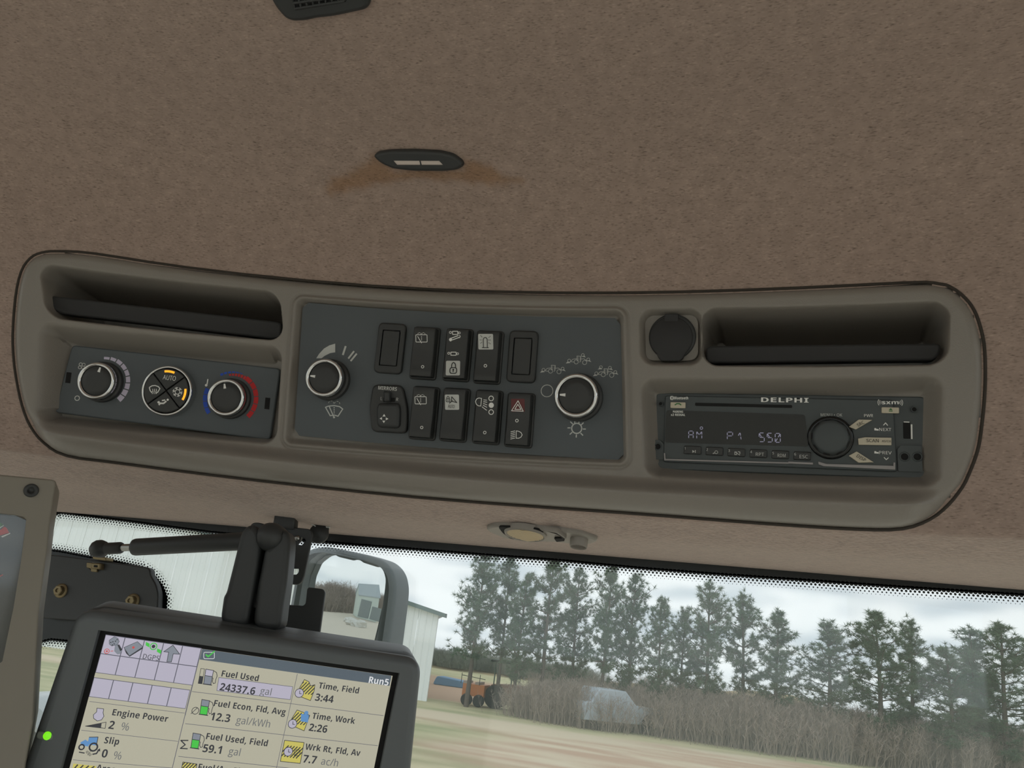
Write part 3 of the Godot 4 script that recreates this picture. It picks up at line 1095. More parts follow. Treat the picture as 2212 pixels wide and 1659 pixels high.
const PANEL_H := -0.0028
func build_switch_panel() -> void:
	# plate that follows the curve of the console
	var c := [inv(Vector2(655, 653), PANEL_H), inv(Vector2(1341, 687), PANEL_H), inv(Vector2(1348, 994), PANEL_H), inv(Vector2(635, 940), PANEL_H)]
	var T := sframe((c[0].x + c[1].x) / 2, (c[0].y + c[3].y) / 2, PANEL_H)
	var it := T.affine_inverse()
	var o := thing("switch_panel", T, "flat black switch panel in the middle of the overhead console", "panel")
	var b := MB.new(true)
	var n := 60
	var prev: Array = []
	var rr := 0.005
	for i in n + 1:
		var f := float(i) / n
		var top: Vector2 = c[0].lerp(c[1], f)
		var bot: Vector2 = c[3].lerp(c[2], f)
		var e = minf(f, 1.0 - f) * (c[1].x - c[0].x)
		if e < rr:
			var k := rr - sqrt(maxf(0.0, rr * rr - (rr - e) * (rr - e)))
			top.y -= k; bot.y += k
		var cur := [it * surf(top.x, top.y, PANEL_H - 0.003), it * surf(top.x, top.y, PANEL_H), it * surf(bot.x, bot.y, PANEL_H), it * surf(bot.x, bot.y, PANEL_H - 0.003)]
		if i > 0:
			for j in 3:
				b.group(j)
				b.quad(prev[j], cur[j], cur[j + 1], prev[j + 1])
		prev = cur
	part(o, "plate", b.mesh(), M.panel_black)
	var mpp := 0.000358
	# --- wiper knob with its print
	var hk := 0.016
	var st := inv(px1(Z2, 410, 893), PANEL_H + hk)
	var K := sframe(st.x, st.y, PANEL_H)
	var w := thing("wiper_rotary_switch", K, "chrome-ringed rotary knob above the windshield wiper symbol", "rotary switch")
	knob(w, Vector2.ZERO, 0.0152, hk, 178)
	var bent := func(p: Vector2) -> float: return BOW * p.x * p.x + 0.0003
	var g := Ink.new(K, Z2, 0.0003, mpp, bent)
	g.fill([515, 590, 515, 668, 470, 675, 420, 700, 392, 722, 345, 722, 372, 680, 415, 634, 462, 606])
	ink(w, g, M.print_grey)
	g = Ink.new(K, Z2, 0.0003, mpp, bent)
	g.line([609, 612, 583, 692], 19)
	ink(w, g, M.print_grey)
	g = Ink.new(K, Z2, 0.0003, mpp, bent)
	g.line([684, 658, 632, 724], 17)
	g.line([708, 680, 653, 747], 17)
	ink(w, g, M.print_grey)
	g = Ink.new(K, Z2, 0.0003, mpp, bent)
	g.line([428, 1160, 455, 1150, 505, 1145, 555, 1155, 582, 1176, 540, 1240, 505, 1230, 470, 1236], 10, true)
	g.line([462, 1155, 503, 1250], 10)
	g.disc(504, 1250, 10)
	g.dash([505, 1158, 505, 1222], 9, 4)
	for cx in [[478, 1128], [532, 1132]]:
		for i in 3:
			g.arc(cx[0], cx[1], 26, 8, 8 + i * 62, 46 + i * 62)
	ink(w, g, M.print_grey)
	# --- work light knob with its print
	st = inv(px1(Z3, 1307, 985), PANEL_H + hk)
	K = sframe(st.x, st.y, PANEL_H)
	w = thing("light_rotary_switch", K, "chrome-ringed rotary knob below the tractor lamp symbols", "rotary switch")
	knob(w, Vector2.ZERO, 0.0166, hk, 180)
	g = Ink.new(K, Z3, 0.0003, mpp, bent)
	g.ring(1022, 942, 60, 8)
	ink(w, g, M.print_grey)
	g = Ink.new(K, Z3, 0.0003, mpp, bent)
	g.ring(1317, 1315, 50, 12)
	g.line([1298, 1272, 1297, 1243, 1340, 1243, 1338, 1272], 10)
	for q in [[1253, 1248, 1278, 1272], [1386, 1258, 1362, 1280], [1225, 1310, 1256, 1310], [1378, 1322, 1408, 1322], [1248, 1376, 1272, 1354], [1356, 1362, 1380, 1386], [1314, 1376, 1312, 1406]]:
		g.line(q, 11)
	for tr in [[1085, 735, 0], [1340, 643, 1], [1610, 770, 2]]:
		ink(w, g, M.print_grey)
		g = Ink.new(K, Z3, 0.0003, mpp, bent)
		tractor_symbol(g, tr[0], tr[1], tr[2])
	ink(w, g, M.print_grey)
	# --- blank covers
	blank(px1(Z2, 1005, 630), "blank black switch cover beside the wiper knob")
	blank(px1(Z3, 773, 598), "blank black switch cover right of the beacon switch")
	# --- rockers
	rocker(px1(Z2, 1295, 662), "black rocker switch with rear wiper symbol in the upper row", func(r: Node, T2: Transform3D, zf: Callable): rear_wiper(r, T2, zf, 0.0, 0.0))
	rocker(px1(Z3, 110, 568), "black rocker switch with cylinder symbols and a pale padlock tile", hitch_symbols)
	rocker(px1(Z3, 418, 592), "black rocker switch with a pale beacon tile", beacon_symbols)
	rocker(px1(Z2, 1288, 1205), "black rocker switch with rear wiper symbol beside the mirror control", func(r: Node, T2: Transform3D, zf: Callable): rear_wiper(r, T2, zf, -8.0, 554.0))
	rocker(px1(Z3, 80, 1172), "black rocker switch with a pale steering lock tile reading AUTO", steer_symbols)
	rocker(px1(Z3, 408, 1195), "black rocker switch with headlamp rays and three circles", lamp_symbols)
	rocker(px1(Z3, 730, 1225), "black rocker switch with a red hazard triangle", hazard_symbols)
	mirror_control()

func tractor_symbol(g: Ink, x: float, y: float, lamps: int) -> void:
	g.ring(x - 28, y + 10, 21, 5)
	g.ring(x + 56, y + 16, 21, 5)
	g.line([x - 84, y + 8, x - 62, y - 16, x - 18, y - 22], 5)
	g.line([x - 84, y + 8, x - 50, y + 12], 5)
	g.line([x - 18, y + 2, x - 20, y - 48, x + 20, y - 46, x + 16, y + 4, x + 4, y + 14], 5)
	g.line([x - 8, y - 2, x - 10, y - 40], 4)
	g.line([x + 10, y - 2, x + 12, y - 40], 4)
	g.line([x + 18, y - 18, x + 50, y - 20, x + 84, y + 4], 5)
	g.ring(x - 98, y - 2, 15, 5)
	g.fill([x - 132, y + 26, x - 112, y + 4, x - 84, y + 20])
	g.ring(x + 92, y - 14, 15, 5)
	g.fill([x + 84, y + 0, x + 104, y - 10, x + 124, y + 12])
	if lamps >= 1:
		g.ring(x + 38, y - 58, 14, 5)
		g.fill([x + 26, y - 44, x + 52, y - 54, x + 68, y - 34])
	if lamps >= 2:
		g.ring(x - 52, y - 64, 14, 5)
		g.fill([x - 84, y - 42, x - 60, y - 62, x - 38, y - 44])

func panel_frame(px: Vector2, h: float) -> Transform3D:
	var st := inv(px, PANEL_H + h)
	return sframe(st.x, st.y, PANEL_H)

func rect2(w: float, h: float) -> PackedVector2Array:
	return PackedVector2Array([Vector2(-w / 2, -h / 2), Vector2(w / 2, -h / 2), Vector2(w / 2, h / 2), Vector2(-w / 2, h / 2)])

func blank(px: Vector2, label: String) -> void:
	var T := panel_frame(px, 0.003)
	var o := thing("blank_switch_cover", T, label, "switch cover", "switches on the overhead panel")
	var b := MB.new()
	b.prism(MB.rounded(rect2(0.0232, 0.0412), 0.0045), 0, 0.0034, 0.0014, 3, [MB.rounded(rect2(0.0152, 0.0298), 0.0012, 3)])
	part(o, "surround", b.mesh(), M.switch_black)
	b = MB.new()
	b.prism(MB.rounded(rect2(0.0136, 0.0284), 0.0012, 3), 0, 0.0036, 0.0006)
	part(o, "insert", b.mesh(), M.switch_black)

func rocker(px: Vector2, label: String, symbols: Callable) -> void:
	var T := panel_frame(px, 0.0095)
	var o := thing("rocker_switch", T, label, "switch", "switches on the overhead panel")
	var b := MB.new()
	b.prism(MB.rounded(rect2(0.0222, 0.0428), 0.003), 0, 0.0022, 0.0010, 2, [MB.rounded(rect2(0.0196, 0.0402), 0.0015, 3)])
	part(o, "housing", b.mesh(), M.switch_black)
	var w := 0.0178
	var h := 0.0386
	var zf := func(p: Vector2) -> float: return 0.0088 + 0.0016 * pow(absf(p.y) / 0.0193, 2.0) + 0.00022
	b = MB.new(true)
	var rows: Array = []
	var ny := 16
	for i in ny + 1:
		var y := -h / 2 + h * i / ny
		var z: float = 0.0088 + 0.0016 * pow(absf(y) / 0.0193, 2.0)
		var e := minf(i, ny - i) * h / ny
		if e < 0.0012:
			z -= 0.0009
		var row: Array = []
		for q in [[-w / 2 - 0.0009, 0.0], [-w / 2, z - 0.0012], [-w / 2 + 0.0003, z - 0.0004], [-w / 2 + 0.0011, z], [w / 2 - 0.0011, z], [w / 2 - 0.0003, z - 0.0004], [w / 2, z - 0.0012], [w / 2 + 0.0009, 0.0]]:
			row.append(Vector3(q[0], y, q[1]))
		rows.append(row)
	for i in ny:
		for j in 7:
			b.quad(rows[i][j], rows[i][j + 1], rows[i + 1][j + 1], rows[i + 1][j])
	for e in [0, ny]:
		b.group(-1)
		for j in range(1, 6):
			b.tri(rows[e][0], rows[e][j], rows[e][j + 1])
		b.tri(rows[e][0], rows[e][6], rows[e][7])
	part(o, "rocker", b.mesh(), M.switch_black)
	symbols.call(o, T, zf)

func sym(T: Transform3D, z: Vector3, zf: Callable, up := 0.0) -> Ink:
	return Ink.new(T, z, 0.0092, 0.00035, func(p: Vector2) -> float: return zf.call(p) + up)

func rear_wiper(o: Node, T: Transform3D, zf: Callable, dx: float, dy: float) -> void:
	var g := sym(T, Z2, zf)
	g.rrect(1238 + dx, 512 + dy, 1339 + dx, 576 + dy, 8, 6)
	g.line([1254 + dx, 525 + dy, 1289 + dx, 586 + dy], 6)
	g.dash([1289 + dx, 524 + dy, 1289 + dx, 566 + dy], 6, 4)
	for c in [[1271, 510], [1306, 510]]:
		for i in 3:
			g.arc(c[0] + dx, c[1] + dy, 17, 5, 8 + i * 58, 46 + i * 58)
	ink(o, g, M.print_white)
	g = sym(T, Z2, zf)
	g.ring(1299 + dx, 798 + dy - (10.0 if dy > 1.0 else 0.0), 12, 6)
	ink(o, g, M.print_white)

func hitch_symbols(o: Node, T: Transform3D, zf: Callable) -> void:
	var g := sym(T, Z3, zf)
	for d in [[0, 0], [-20, 205]]:
		g = sym(T, Z3, zf)
		g.ring(63 + d[0], 362 + d[1], 11, 6)
		g.rrect(84 + d[0], 351 + d[1], 136 + d[0], 382 + d[1], 4, 8)
		g.ring(151 + d[0], 367 + d[1], 10, 6)
		ink(o, g, M.print_white)
	g = sym(T, Z3, zf)
	g.line([66, 440, 150, 410], 9)
	g.line([60, 422, 142, 392], 9)
	g.arc(64, 432, 14, 9, 80, 300)
	g.arc(147, 402, 12, 8, -100, 80)
	g.disc(66, 432, 12)
	ink(o, g, M.print_white)
	g = sym(T, Z3, zf)
	g.rrect(16, 642, 157, 790, 14)
	ink(o, g, M.print_grey, "symbol_tile")
	g = sym(T, Z3, zf, 0.0004)
	g.line([74, 712, 74, 685, 80, 668, 92, 660, 105, 668, 112, 685, 112, 712], 9)
	g.rrect(58, 712, 124, 770, 22, 9)
	g.line([91, 732, 90, 756], 10)
	g.disc(91, 732, 9)
	ink(o, g, M.print_dark)

func beacon_symbols(o: Node, T: Transform3D, zf: Callable) -> void:
	var g := sym(T, Z3, zf)
	g.rrect(338, 377, 487, 530, 14)
	ink(o, g, M.print_grey, "symbol_tile")
	g = sym(T, Z3, zf, 0.0004)
	g.line([389, 510, 389, 432, 396, 418, 409, 412, 421, 418, 428, 432, 428, 510], 7)
	g.line([374, 512, 443, 513], 7)
	for q in [[354, 436, 376, 438], [440, 438, 468, 438], [362, 392, 382, 414], [460, 400, 440, 418], [360, 470, 380, 456], [460, 476, 438, 460]]:
		g.dash(q, 6, 2)
	ink(o, g, M.print_dark)
	g = sym(T, Z3, zf)
	g.ring(408, 692, 14, 7)
	ink(o, g, M.print_white)

func steer_symbols(o: Node, T: Transform3D, zf: Callable) -> void:
	var g := sym(T, Z3, zf)
	g.rrect(6, 980, 147, 1130, 14)
	ink(o, g, M.print_grey, "symbol_tile")
	g = sym(T, Z3, zf, 0.0004)
	g.line([26, 1022, 26, 1008, 38, 996, 50, 1008, 50, 1022], 6)
	g.rrect(20, 1022, 56, 1052, 10, 6)
	g.disc(38, 1036, 5)
	g.line([76, 1002, 72, 1046, 126, 1060], 7, true)
	g.line([50, 1066, 82, 1040], 9)
	ink(o, g, M.print_dark)
	txt(o, "AUTO", Lens.onto(T, px1(Z3, 71, 1098), 0.0092), 0.0098, 0.0025, M.print_dark, false, false, 0, 0.0054)

func lamp_symbols(o: Node, T: Transform3D, zf: Callable) -> void:
	var g := sym(T, Z3, zf)
	g.line([372, 1018, 345, 1013, 322, 1024, 310, 1048, 318, 1074, 336, 1090, 362, 1093], 7, true)
	for q in [[390, 1032, 424, 1036], [388, 1050, 426, 1056], [386, 1066, 426, 1082], [384, 1084, 424, 1106], [374, 1100, 422, 1136]]:
		g.line(q, 7)
	g.ring(467, 1018, 24, 8)
	g.disc(467, 1085, 27)
	g.ring(465, 1153, 24, 8)
	ink(o, g, M.print_white)
	g = sym(T, Z3, zf)
	g.ring(403, 1357, 14, 7)
	ink(o, g, M.print_white)

func hazard_symbols(o: Node, T: Transform3D, zf: Callable) -> void:
	var g := sym(T, Z3, zf)
	g.rrect(666, 1022, 800, 1150, 6)
	ink(o, g, M.hazard_red, "symbol_tile")
	g = sym(T, Z3, zf, 0.0004)
	g.line([736, 1042, 669, 1140, 786, 1145], 7, true)
	g.line([733, 1076, 702, 1126, 764, 1128], 7, true)
	ink(o, g, M.print_white)
	g = sym(T, Z3, zf)
	g.ring(721, 1238, 14, 7)
	ink(o, g, M.print_white)
	g = sym(T, Z3, zf)
	g.line([716, 1340, 740, 1344, 764, 1358, 775, 1380, 764, 1402, 742, 1414, 716, 1414], 7, true)
	for i in 5:
		g.line([660, 1350 + i * 18, 704, 1340 + i * 18], 7)
	ink(o, g, M.print_white)

func mirror_control() -> void:
	var T := panel_frame(px1(Z2, 992, 1172), 0.003)
	var o := thing("mirror_control", T, "black mirror adjuster lettered MIRRORS with a four-arrow pad", "switch", "switches on the overhead panel")
	var b := MB.new()
	b.prism(MB.rounded(on(T, pxs(Z2, [850, 955, 1118, 960, 1165, 1180, 1158, 1395, 840, 1380, 818, 1170]), 0.0035), 0.005), 0, 0.0038, 0.0016)
	part(o, "surround", b.mesh(), M.switch_black)
	b = MB.new()
	b.prism(MB.rounded(on(T, pxs(Z2, [895, 1120, 1085, 1120, 1100, 1180, 1092, 1350, 890, 1340, 882, 1200]), 0.006), 0.004), 0.003, 0.0072, 0.003, 4)
	part(o, "rocker_pad", b.mesh(), M.black_plastic)
	b = MB.new()
	b.prism(on(T, pxs(Z2, [945, 1075, 1050, 1075, 1050, 1112, 945, 1112]), 0.004), 0.0035, 0.0040)
	part(o, "slider_track", b.mesh(), M.gap_black)
	b = MB.new()
	b.prism(MB.rounded(on(T, pxs(Z2, [950, 1018, 1005, 1018, 1005, 1108, 950, 1108]), 0.008), 0.001, 3), 0.003, 0.009, 0.0015)
	part(o, "slider", b.mesh(), M.black_plastic)
	var m := 0.00038
	txt(o, "MIRRORS", Lens.onto(T, px1(Z2, 983, 992), 0.0039), 0.0040, 0.0029, M.print_grey, false, true, 0, 0.0159)
	txt(o, "L", Lens.onto(T, px1(Z2, 928, 1082), 0.0039), 0.0040, 0.0025, M.print_grey)
	txt(o, "R", Lens.onto(T, px1(Z2, 1070, 1090), 0.0039), 0.0040, 0.0025, M.print_grey)
	var g := Ink.new(T, Z2, 0.0074, m)
	g.fill([953, 1220, 938, 1243, 966, 1243])
	g.fill([950, 1302, 936, 1280, 963, 1281])
	g.fill([912, 1261, 934, 1248, 934, 1274])
	g.fill([992, 1264, 968, 1251, 968, 1277])
	ink(o, g, M.print_white)

func build_outlet() -> void:
	var st := inv(px1(ZO, 480, 610), -0.0085)
	var T := sframe(st.x, st.y, -0.0085)
	var o := thing("power_outlet", T, "round black power outlet lid on a small taupe plate", "power outlet")
	var b := MB.new()
	b.prism(MB.rounded(on(T, pxs(ZO, [60, 265, 890, 265, 890, 962, 70, 962])), 0.008), -0.004, 0.0, 0.0006)
	part(o, "plate", b.mesh(), M.console_plastic)
	b = MB.new()
	var c := Lens.onto(T, px1(ZO, 495, 600), 0.003)
	b.lathe([Vector2(0.0176, 0), Vector2(0.0174, 0.0024), Vector2(0.0166, 0.0030), Vector2(0.015, 0.003)], 44, c)
	part(o, "socket_rim", b.mesh(), M.black_plastic)
	b = MB.new()
	c = Lens.onto(T, px1(ZO, 478, 615), 0.006)
	b.lathe([Vector2(0.0160, 0.002), Vector2(0.0160, 0.0056), Vector2(0.0152, 0.0064), Vector2(0.0, 0.0068)], 44, c)
	part(o, "lid", b.mesh(), M.rubber)
	b = MB.new()
	b.prism(MB.rounded(on(T, pxs(ZO, [385, 262, 590, 262, 590, 380, 375, 380]), 0.006), 0.0012, 3), 0.0, 0.0066, 0.0008)
	part(o, "hinge_tab", b.mesh(), M.rubber)
	b = MB.new()
	b.prism(MB.rounded(on(T, pxs(ZO, [255, 830, 700, 830, 655, 925, 600, 965, 340, 965, 290, 920]), 0.006), 0.001, 3), 0.002, 0.0064, 0.0008)
	part(o, "finger_tab", b.mesh(), M.rubber)

# ---- radio
func plate_at(o: Node, T: Transform3D, z: Vector3, pts: Array, z0: float, z1: float, called: String, m: Material, r := 0.0, bev := 0.0) -> MeshInstance3D:
	var p := on(T, pxs(z, pts), z1)
	if r > 0.0:
		p = MB.rounded(p, r, 3)
	var b := MB.new()
	b.prism(p, z0, z1, bev, 2)
	return part(o, called, b.mesh(), m)

func segs(g: Ink, x: float, y: float, w: float, h: float, on_s: String, lean_x: float) -> void:
	# fourteen-segment digit; letters name the strokes that are lit
	var P := func(fx: float, fy: float) -> Array: return [x + fx * w + fy * lean_x, y + fy * h]
	var k := {"a": [0, 0, 1, 0], "b": [1, 0, 1, 0.5], "c": [1, 0.5, 1, 1], "d": [0, 1, 1, 1], "e": [0, 0.5, 0, 1], "f": [0, 0, 0, 0.5], "g": [0, 0.5, 1, 0.5], "h": [0, 0, 0.5, 0.5], "j": [1, 0, 0.5, 0.5], "n": [0.5, 0.5, 0, 1], "i": [0.5, 0, 0.5, 0.5]}
	for ch in on_s:
		var q: Array = k[ch]
		var a: Array = P.call(lerpf(q[0], q[2], 0.14), lerpf(q[1], q[3], 0.14))
		var b: Array = P.call(lerpf(q[0], q[2], 0.86), lerpf(q[1], q[3], 0.86))
		g.line([a[0], a[1], b[0], b[1]], 5)

func build_radio() -> void:
	var c := inv(Vector2(1708, 940), -0.012)
	var T := sframe(c.x, c.y, -0.012)
	var o := thing("car_radio", T, "black car radio with a round dial and six preset buttons", "radio")
	plate_at(o, T, ZR, [130, 98, 2140, 128, 2195, 745, 92, 668], -0.004, 0.0, "mounting_frame", M.radio_black, 0.003, 0.0008)
	plate_at(o, T, ZR, [195, 118, 1900, 150, 1930, 690, 180, 615], 0.0, 0.0030, "faceplate", M.radio_black, 0.002, 0.0008)
	plate_at(o, T, ZR, [205, 228, 1240, 262, 1265, 500, 195, 470], 0.0030, 0.0034, "display_window", M.gloss_black, 0.002)
	plate_at(o, T, ZR, [420, 172, 1145, 190, 1145, 212, 420, 196], 0.0030, 0.0032, "disc_slot", M.gap_black, 0.0008)
	var z := 0.0037
	txt(o, "DELPHI", Lens.onto(T, px1(ZR, 1085, 153), z), z, 0.0033, M.print_white, false, true, -0.6, 0.0333)
	txt(o, "Bluetooth", Lens.onto(T, px1(ZR, 316, 138), z), z, 0.0020, M.print_white, false, true, 0, 0.0107)
	var g := Ink.new(T, ZR, z, 0.00036)
	g.rrect(234, 122, 260, 152, 11)
	g.line([1842, 340 - 0, 1858, 324, 1860, 340], 0.1)
	g.line([1826, 341, 1842, 323, 1858, 343], 5)
	g.line([1830, 580, 1847, 598, 1864, 582], 5)
	for q in [[1758, 362], [1758, 534]]:
		g.fill([q[0], q[1], q[0] + 12, q[1], q[0] + 16, q[1] + 6, q[0] + 32, q[1] + 7, q[0] + 32, q[1] + 19, q[0], q[1] + 17])
	for i in 3:
		g.arc(1822 - i * 0 , 170, 12 + i * 9, 4, 140, 220)
		g.arc(1932, 172, 12 + i * 9, 4, -40, 40)
	ink(o, g, M.print_white)
	var gd := Ink.new(T, ZR, z + 0.0001, 0.00036)
	gd.line([241, 130, 253, 142, 247, 148, 247, 126, 253, 131, 241, 143], 2.5)
	ink(o, gd, M.print_dark)
	txt(o, "sxm", Lens.onto(T, px1(ZR, 1878, 170), z), z, 0.0026, M.print_white, false, true, 0, 0.0110)
	txt(o, "PAIRING", Lens.onto(T, px1(ZR, 292, 240), z), z, 0.0016, M.print_white, false, true, 0, 0.0078)
	txt(o, "x2 REDIAL", Lens.onto(T, px1(ZR, 292, 263), z), z, 0.0016, M.print_white, false, true, 0, 0.0107)
	txt(o, "MENU • OK", Lens.onto(T, px1(ZR, 1436, 264), z + 0.0003), z + 0.0003, 0.0021, M.print_grey, false, false, 0, 0.0142)
	txt(o, "PWR", Lens.onto(T, px1(ZR, 1714, 269), z), z, 0.0020, M.print_white, false, false, 0, 0.0060)
	txt(o, "NEXT", Lens.onto(T, px1(ZR, 1838, 373), z), z, 0.0021, M.print_white, false, false, 0, 0.0078)
	txt(o, "PREV", Lens.onto(T, px1(ZR, 1838, 546), z), z, 0.0021, M.print_white, false, false, 0, 0.0081)
	var pb := plate_at(o, T, ZR, [236, 168, 348, 170, 347, 213, 235, 211], 0.0030, 0.0044, "phone_button", M.button_cream, 0.0006, 0.0003)
	g = Ink.new(T, ZR, 0.0046, 0.00036)
	g.line([268, 190, 284, 180, 302, 180, 316, 190], 8)
	ink(pb, g, M.print_green)
	var eb := plate_at(o, T, ZR, [1812, 205, 1943, 208, 1943, 252, 1812, 249], 0.0030, 0.0044, "eject_button", M.button_cream, 0.0006, 0.0003)
	g = Ink.new(T, ZR, 0.0046, 0.00036)
	g.fill([1880, 212, 1866, 228, 1895, 228])
	g.line([1866, 235, 1895, 235], 5)
	ink(eb, g, M.print_green)
	for q in [[[1642, 298, 1745, 300, 1620, 372, 1568, 352], "source_button", "SRC", 1656, 330, 30.0, 0.0052], [[1690, 430, 1886, 434, 1886, 490, 1640, 486, 1636, 440], "scan_button", "SCAN", 1745, 456, 0.0, 0.0081], [[1626, 536, 1755, 618, 1640, 620, 1567, 568], "display_button", "DISP", 1660, 585, -32.0, 0.0066]]:
		var bt := plate_at(o, T, ZR, q[0], 0.0030, 0.0056, q[1], M.button_cream, 0.0003, 0.0002)
		txt(bt, q[2], Lens.onto(T, px1(ZR, q[3], q[4]), 0.0059), 0.0059, 0.0022, M.print_dark, false, false, q[5], q[6])
		if q[2] == "SCAN":
			txt(bt, "AS/CH", Lens.onto(T, px1(ZR, 1848, 460), 0.0059), 0.0059, 0.0014, M.print_dark, false, false, 0, 0.0055)
	# dial: wide collar with bright facets, domed cap
	var dc := Lens.onto(T, px1(ZR, 1432, 428), 0.010)
	var dial := Node3D.new()
	dial.name = "dial"
	dial.position = Vector3(dc.x, dc.y, 0)
	o.add_child(dial)
	var b := MB.new()
	b.lathe([Vector2(0.0152, 0.003), Vector2(0.0150, 0.005), Vector2(0.0138, 0.0058), Vector2(0.0128, 0.0058)], 40)
	part(dial, "collar", b.mesh(), M.gloss_black)
	b = MB.new()
	b.lathe([Vector2(0.0128, 0.005), Vector2(0.0112, 0.0105), Vector2(0.0094, 0.0112), Vector2(0.0, 0.0098)], 40)
	part(dial, "cap", b.mesh(), M.radio_black)
	for i in 9:
		b = MB.new()
		var a := TAU * i / 9.0 + 0.3
		var x := Vector3(cos(a), sin(a), 0)
		var y := Vector3(-sin(a), cos(a), 0)
		b.quad(x * 0.0127 + y * 0.0024 + Vector3(0, 0, 0.0062), x * 0.0127 - y * 0.0024 + Vector3(0, 0, 0.0062), x * 0.01165 - y * 0.0020 + Vector3(0, 0, 0.0098), x * 0.01165 + y * 0.0020 + Vector3(0, 0, 0.0098))
		part(dial, "grip_facet", b.mesh(), M.rubber)
	# display characters
	g = Ink.new(T, ZR, 0.0036, 0.00036)
	segs(g, 372, 384, 34, 56, "abcefg", 0)
	segs(g, 432, 386, 38, 56, "bcefhj", 0)
	segs(g, 660, 392, 40, 56, "abefg", 0)
	segs(g, 716, 394, 40, 56, "bcj", 8)
	segs(g, 898, 398, 38, 66, "afghcd", 0)
	segs(g, 958, 400, 38, 66, "afghcd", 0)
	segs(g, 1018, 402, 38, 66, "abcdefjn", 0)
	g.ring(467, 362, 9, 4)
	ink(o, g, M.segment_lilac, "display_characters")
	# presets
	var lab := ["", "", "", "RPT", "RDM", "ESC"]
	for i in 6:
		var x := 338.0 + i * 164.0
		var y := 492.0 + i * 8.6
		var bt := plate_at(o, T, ZR, [x, y, x + 128, y + 6, x + 126, y + 68, x - 6, y + 62], 0.0030, 0.0048, "preset_button", M.switch_black, 0.0010, 0.0006)
		txt(bt, str(i + 1), Lens.onto(T, px1(ZR, x + 8, y + 22), 0.005), 0.0051, 0.0018, M.print_grey)
		if lab[i]:
			txt(bt, lab[i], Lens.onto(T, px1(ZR, x + 72, y + 40), 0.005), 0.0051, 0.0023, M.print_grey, false, false, 0, 0.0060)
		g = Ink.new(T, ZR, 0.005, 0.00036)
		if i == 0:
			g.fill([400, 525, 400, 547, 416, 537])
			g.line([421, 526, 421, 547], 5)
		elif i == 1:
			g.ring(578, 542, 10, 5)
			g.line([570, 546, 552, 552], 6)
		elif i == 2:
			g.line([716, 540, 730, 540, 730, 560, 716, 560], 4, true)
			g.line([716, 538, 754, 564], 4)
			g.line([740, 538, 754, 540, 754, 556], 5)
		if i < 3:
			ink(bt, g, M.print_grey)
	# bright trim along the lower edge, usb slot, bezel ears and their screw holes
	plate_at(o, T, ZR, [186, 548, 196, 549, 200, 592, 1120, 618, 1118, 628, 190, 602], 0.003, 0.0045, "trim_strip", M.dull_trim)
	plate_at(o, T, ZR, [1115, 612, 1300, 620, 1300, 634, 1118, 626], 0.003, 0.0045, "trim_strip", M.dull_trim)
	plate_at(o, T, ZR, [1340, 612, 1400, 630, 1900, 644, 1902, 618, 1914, 620, 1914, 672, 1380, 646, 1342, 632], 0.003, 0.0045, "trim_strip", M.dull_trim)
	plate_at(o, T, ZR, [1974, 318, 2026, 320, 2030, 442, 1976, 440], -0.001, 0.0006, "usb_slot", M.gap_black, 0.0006)
	plate_at(o, T, ZR, [1978, 312, 2020, 314, 2020, 321, 1978, 319], 0.0, 0.0012, "slot_edge", M.print_white)
	plate_at(o, T, ZR, [2030, 334, 2042, 334, 2044, 444, 2032, 443], 0.0, 0.0012, "slot_edge", M.print_white)
	plate_at(o, T, ZR, [100, 450, 160, 452, 186, 480, 186, 598, 96, 594], 0.0, 0.0022, "bezel_ear", M.radio_black, 0.001)
	plate_at(o, T, ZR, [1930, 520, 1958, 490, 2110, 494, 2120, 690, 1936, 684], 0.0, 0.0022, "bezel_ear", M.radio_black, 0.001)
	for h in [[142, 500, 20], [1984, 576, 22], [2080, 576, 22], [2056, 222, 14], [162, 180, 12]]:
		b = MB.new()
		var hc := Lens.onto(T, px1(ZR, h[0], h[1]), 0.0024)
		var r: float = h[2] / 3.456 * 0.00036
		b.lathe([Vector2(r * 1.5, 0.002), Vector2(r * 1.4, 0.0028), Vector2(r, 0.0029), Vector2(r, 0.0012)], 20, hc)
		part(o, "screw_ring", b.mesh(), M.radio_black)
		b = MB.new()
		b.lathe([Vector2(r, 0.0023), Vector2(0, 0.0023)], 20, hc)
		part(o, "screw_hole", b.mesh(), M.gap_black)

func tilted(o: Vector3, turn: float, face_down: float) -> Transform3D:
	return Transform3D(Basis(Vector3.UP, deg_to_rad(turn)) * Basis(Vector3.RIGHT, deg_to_rad(face_down)), o)

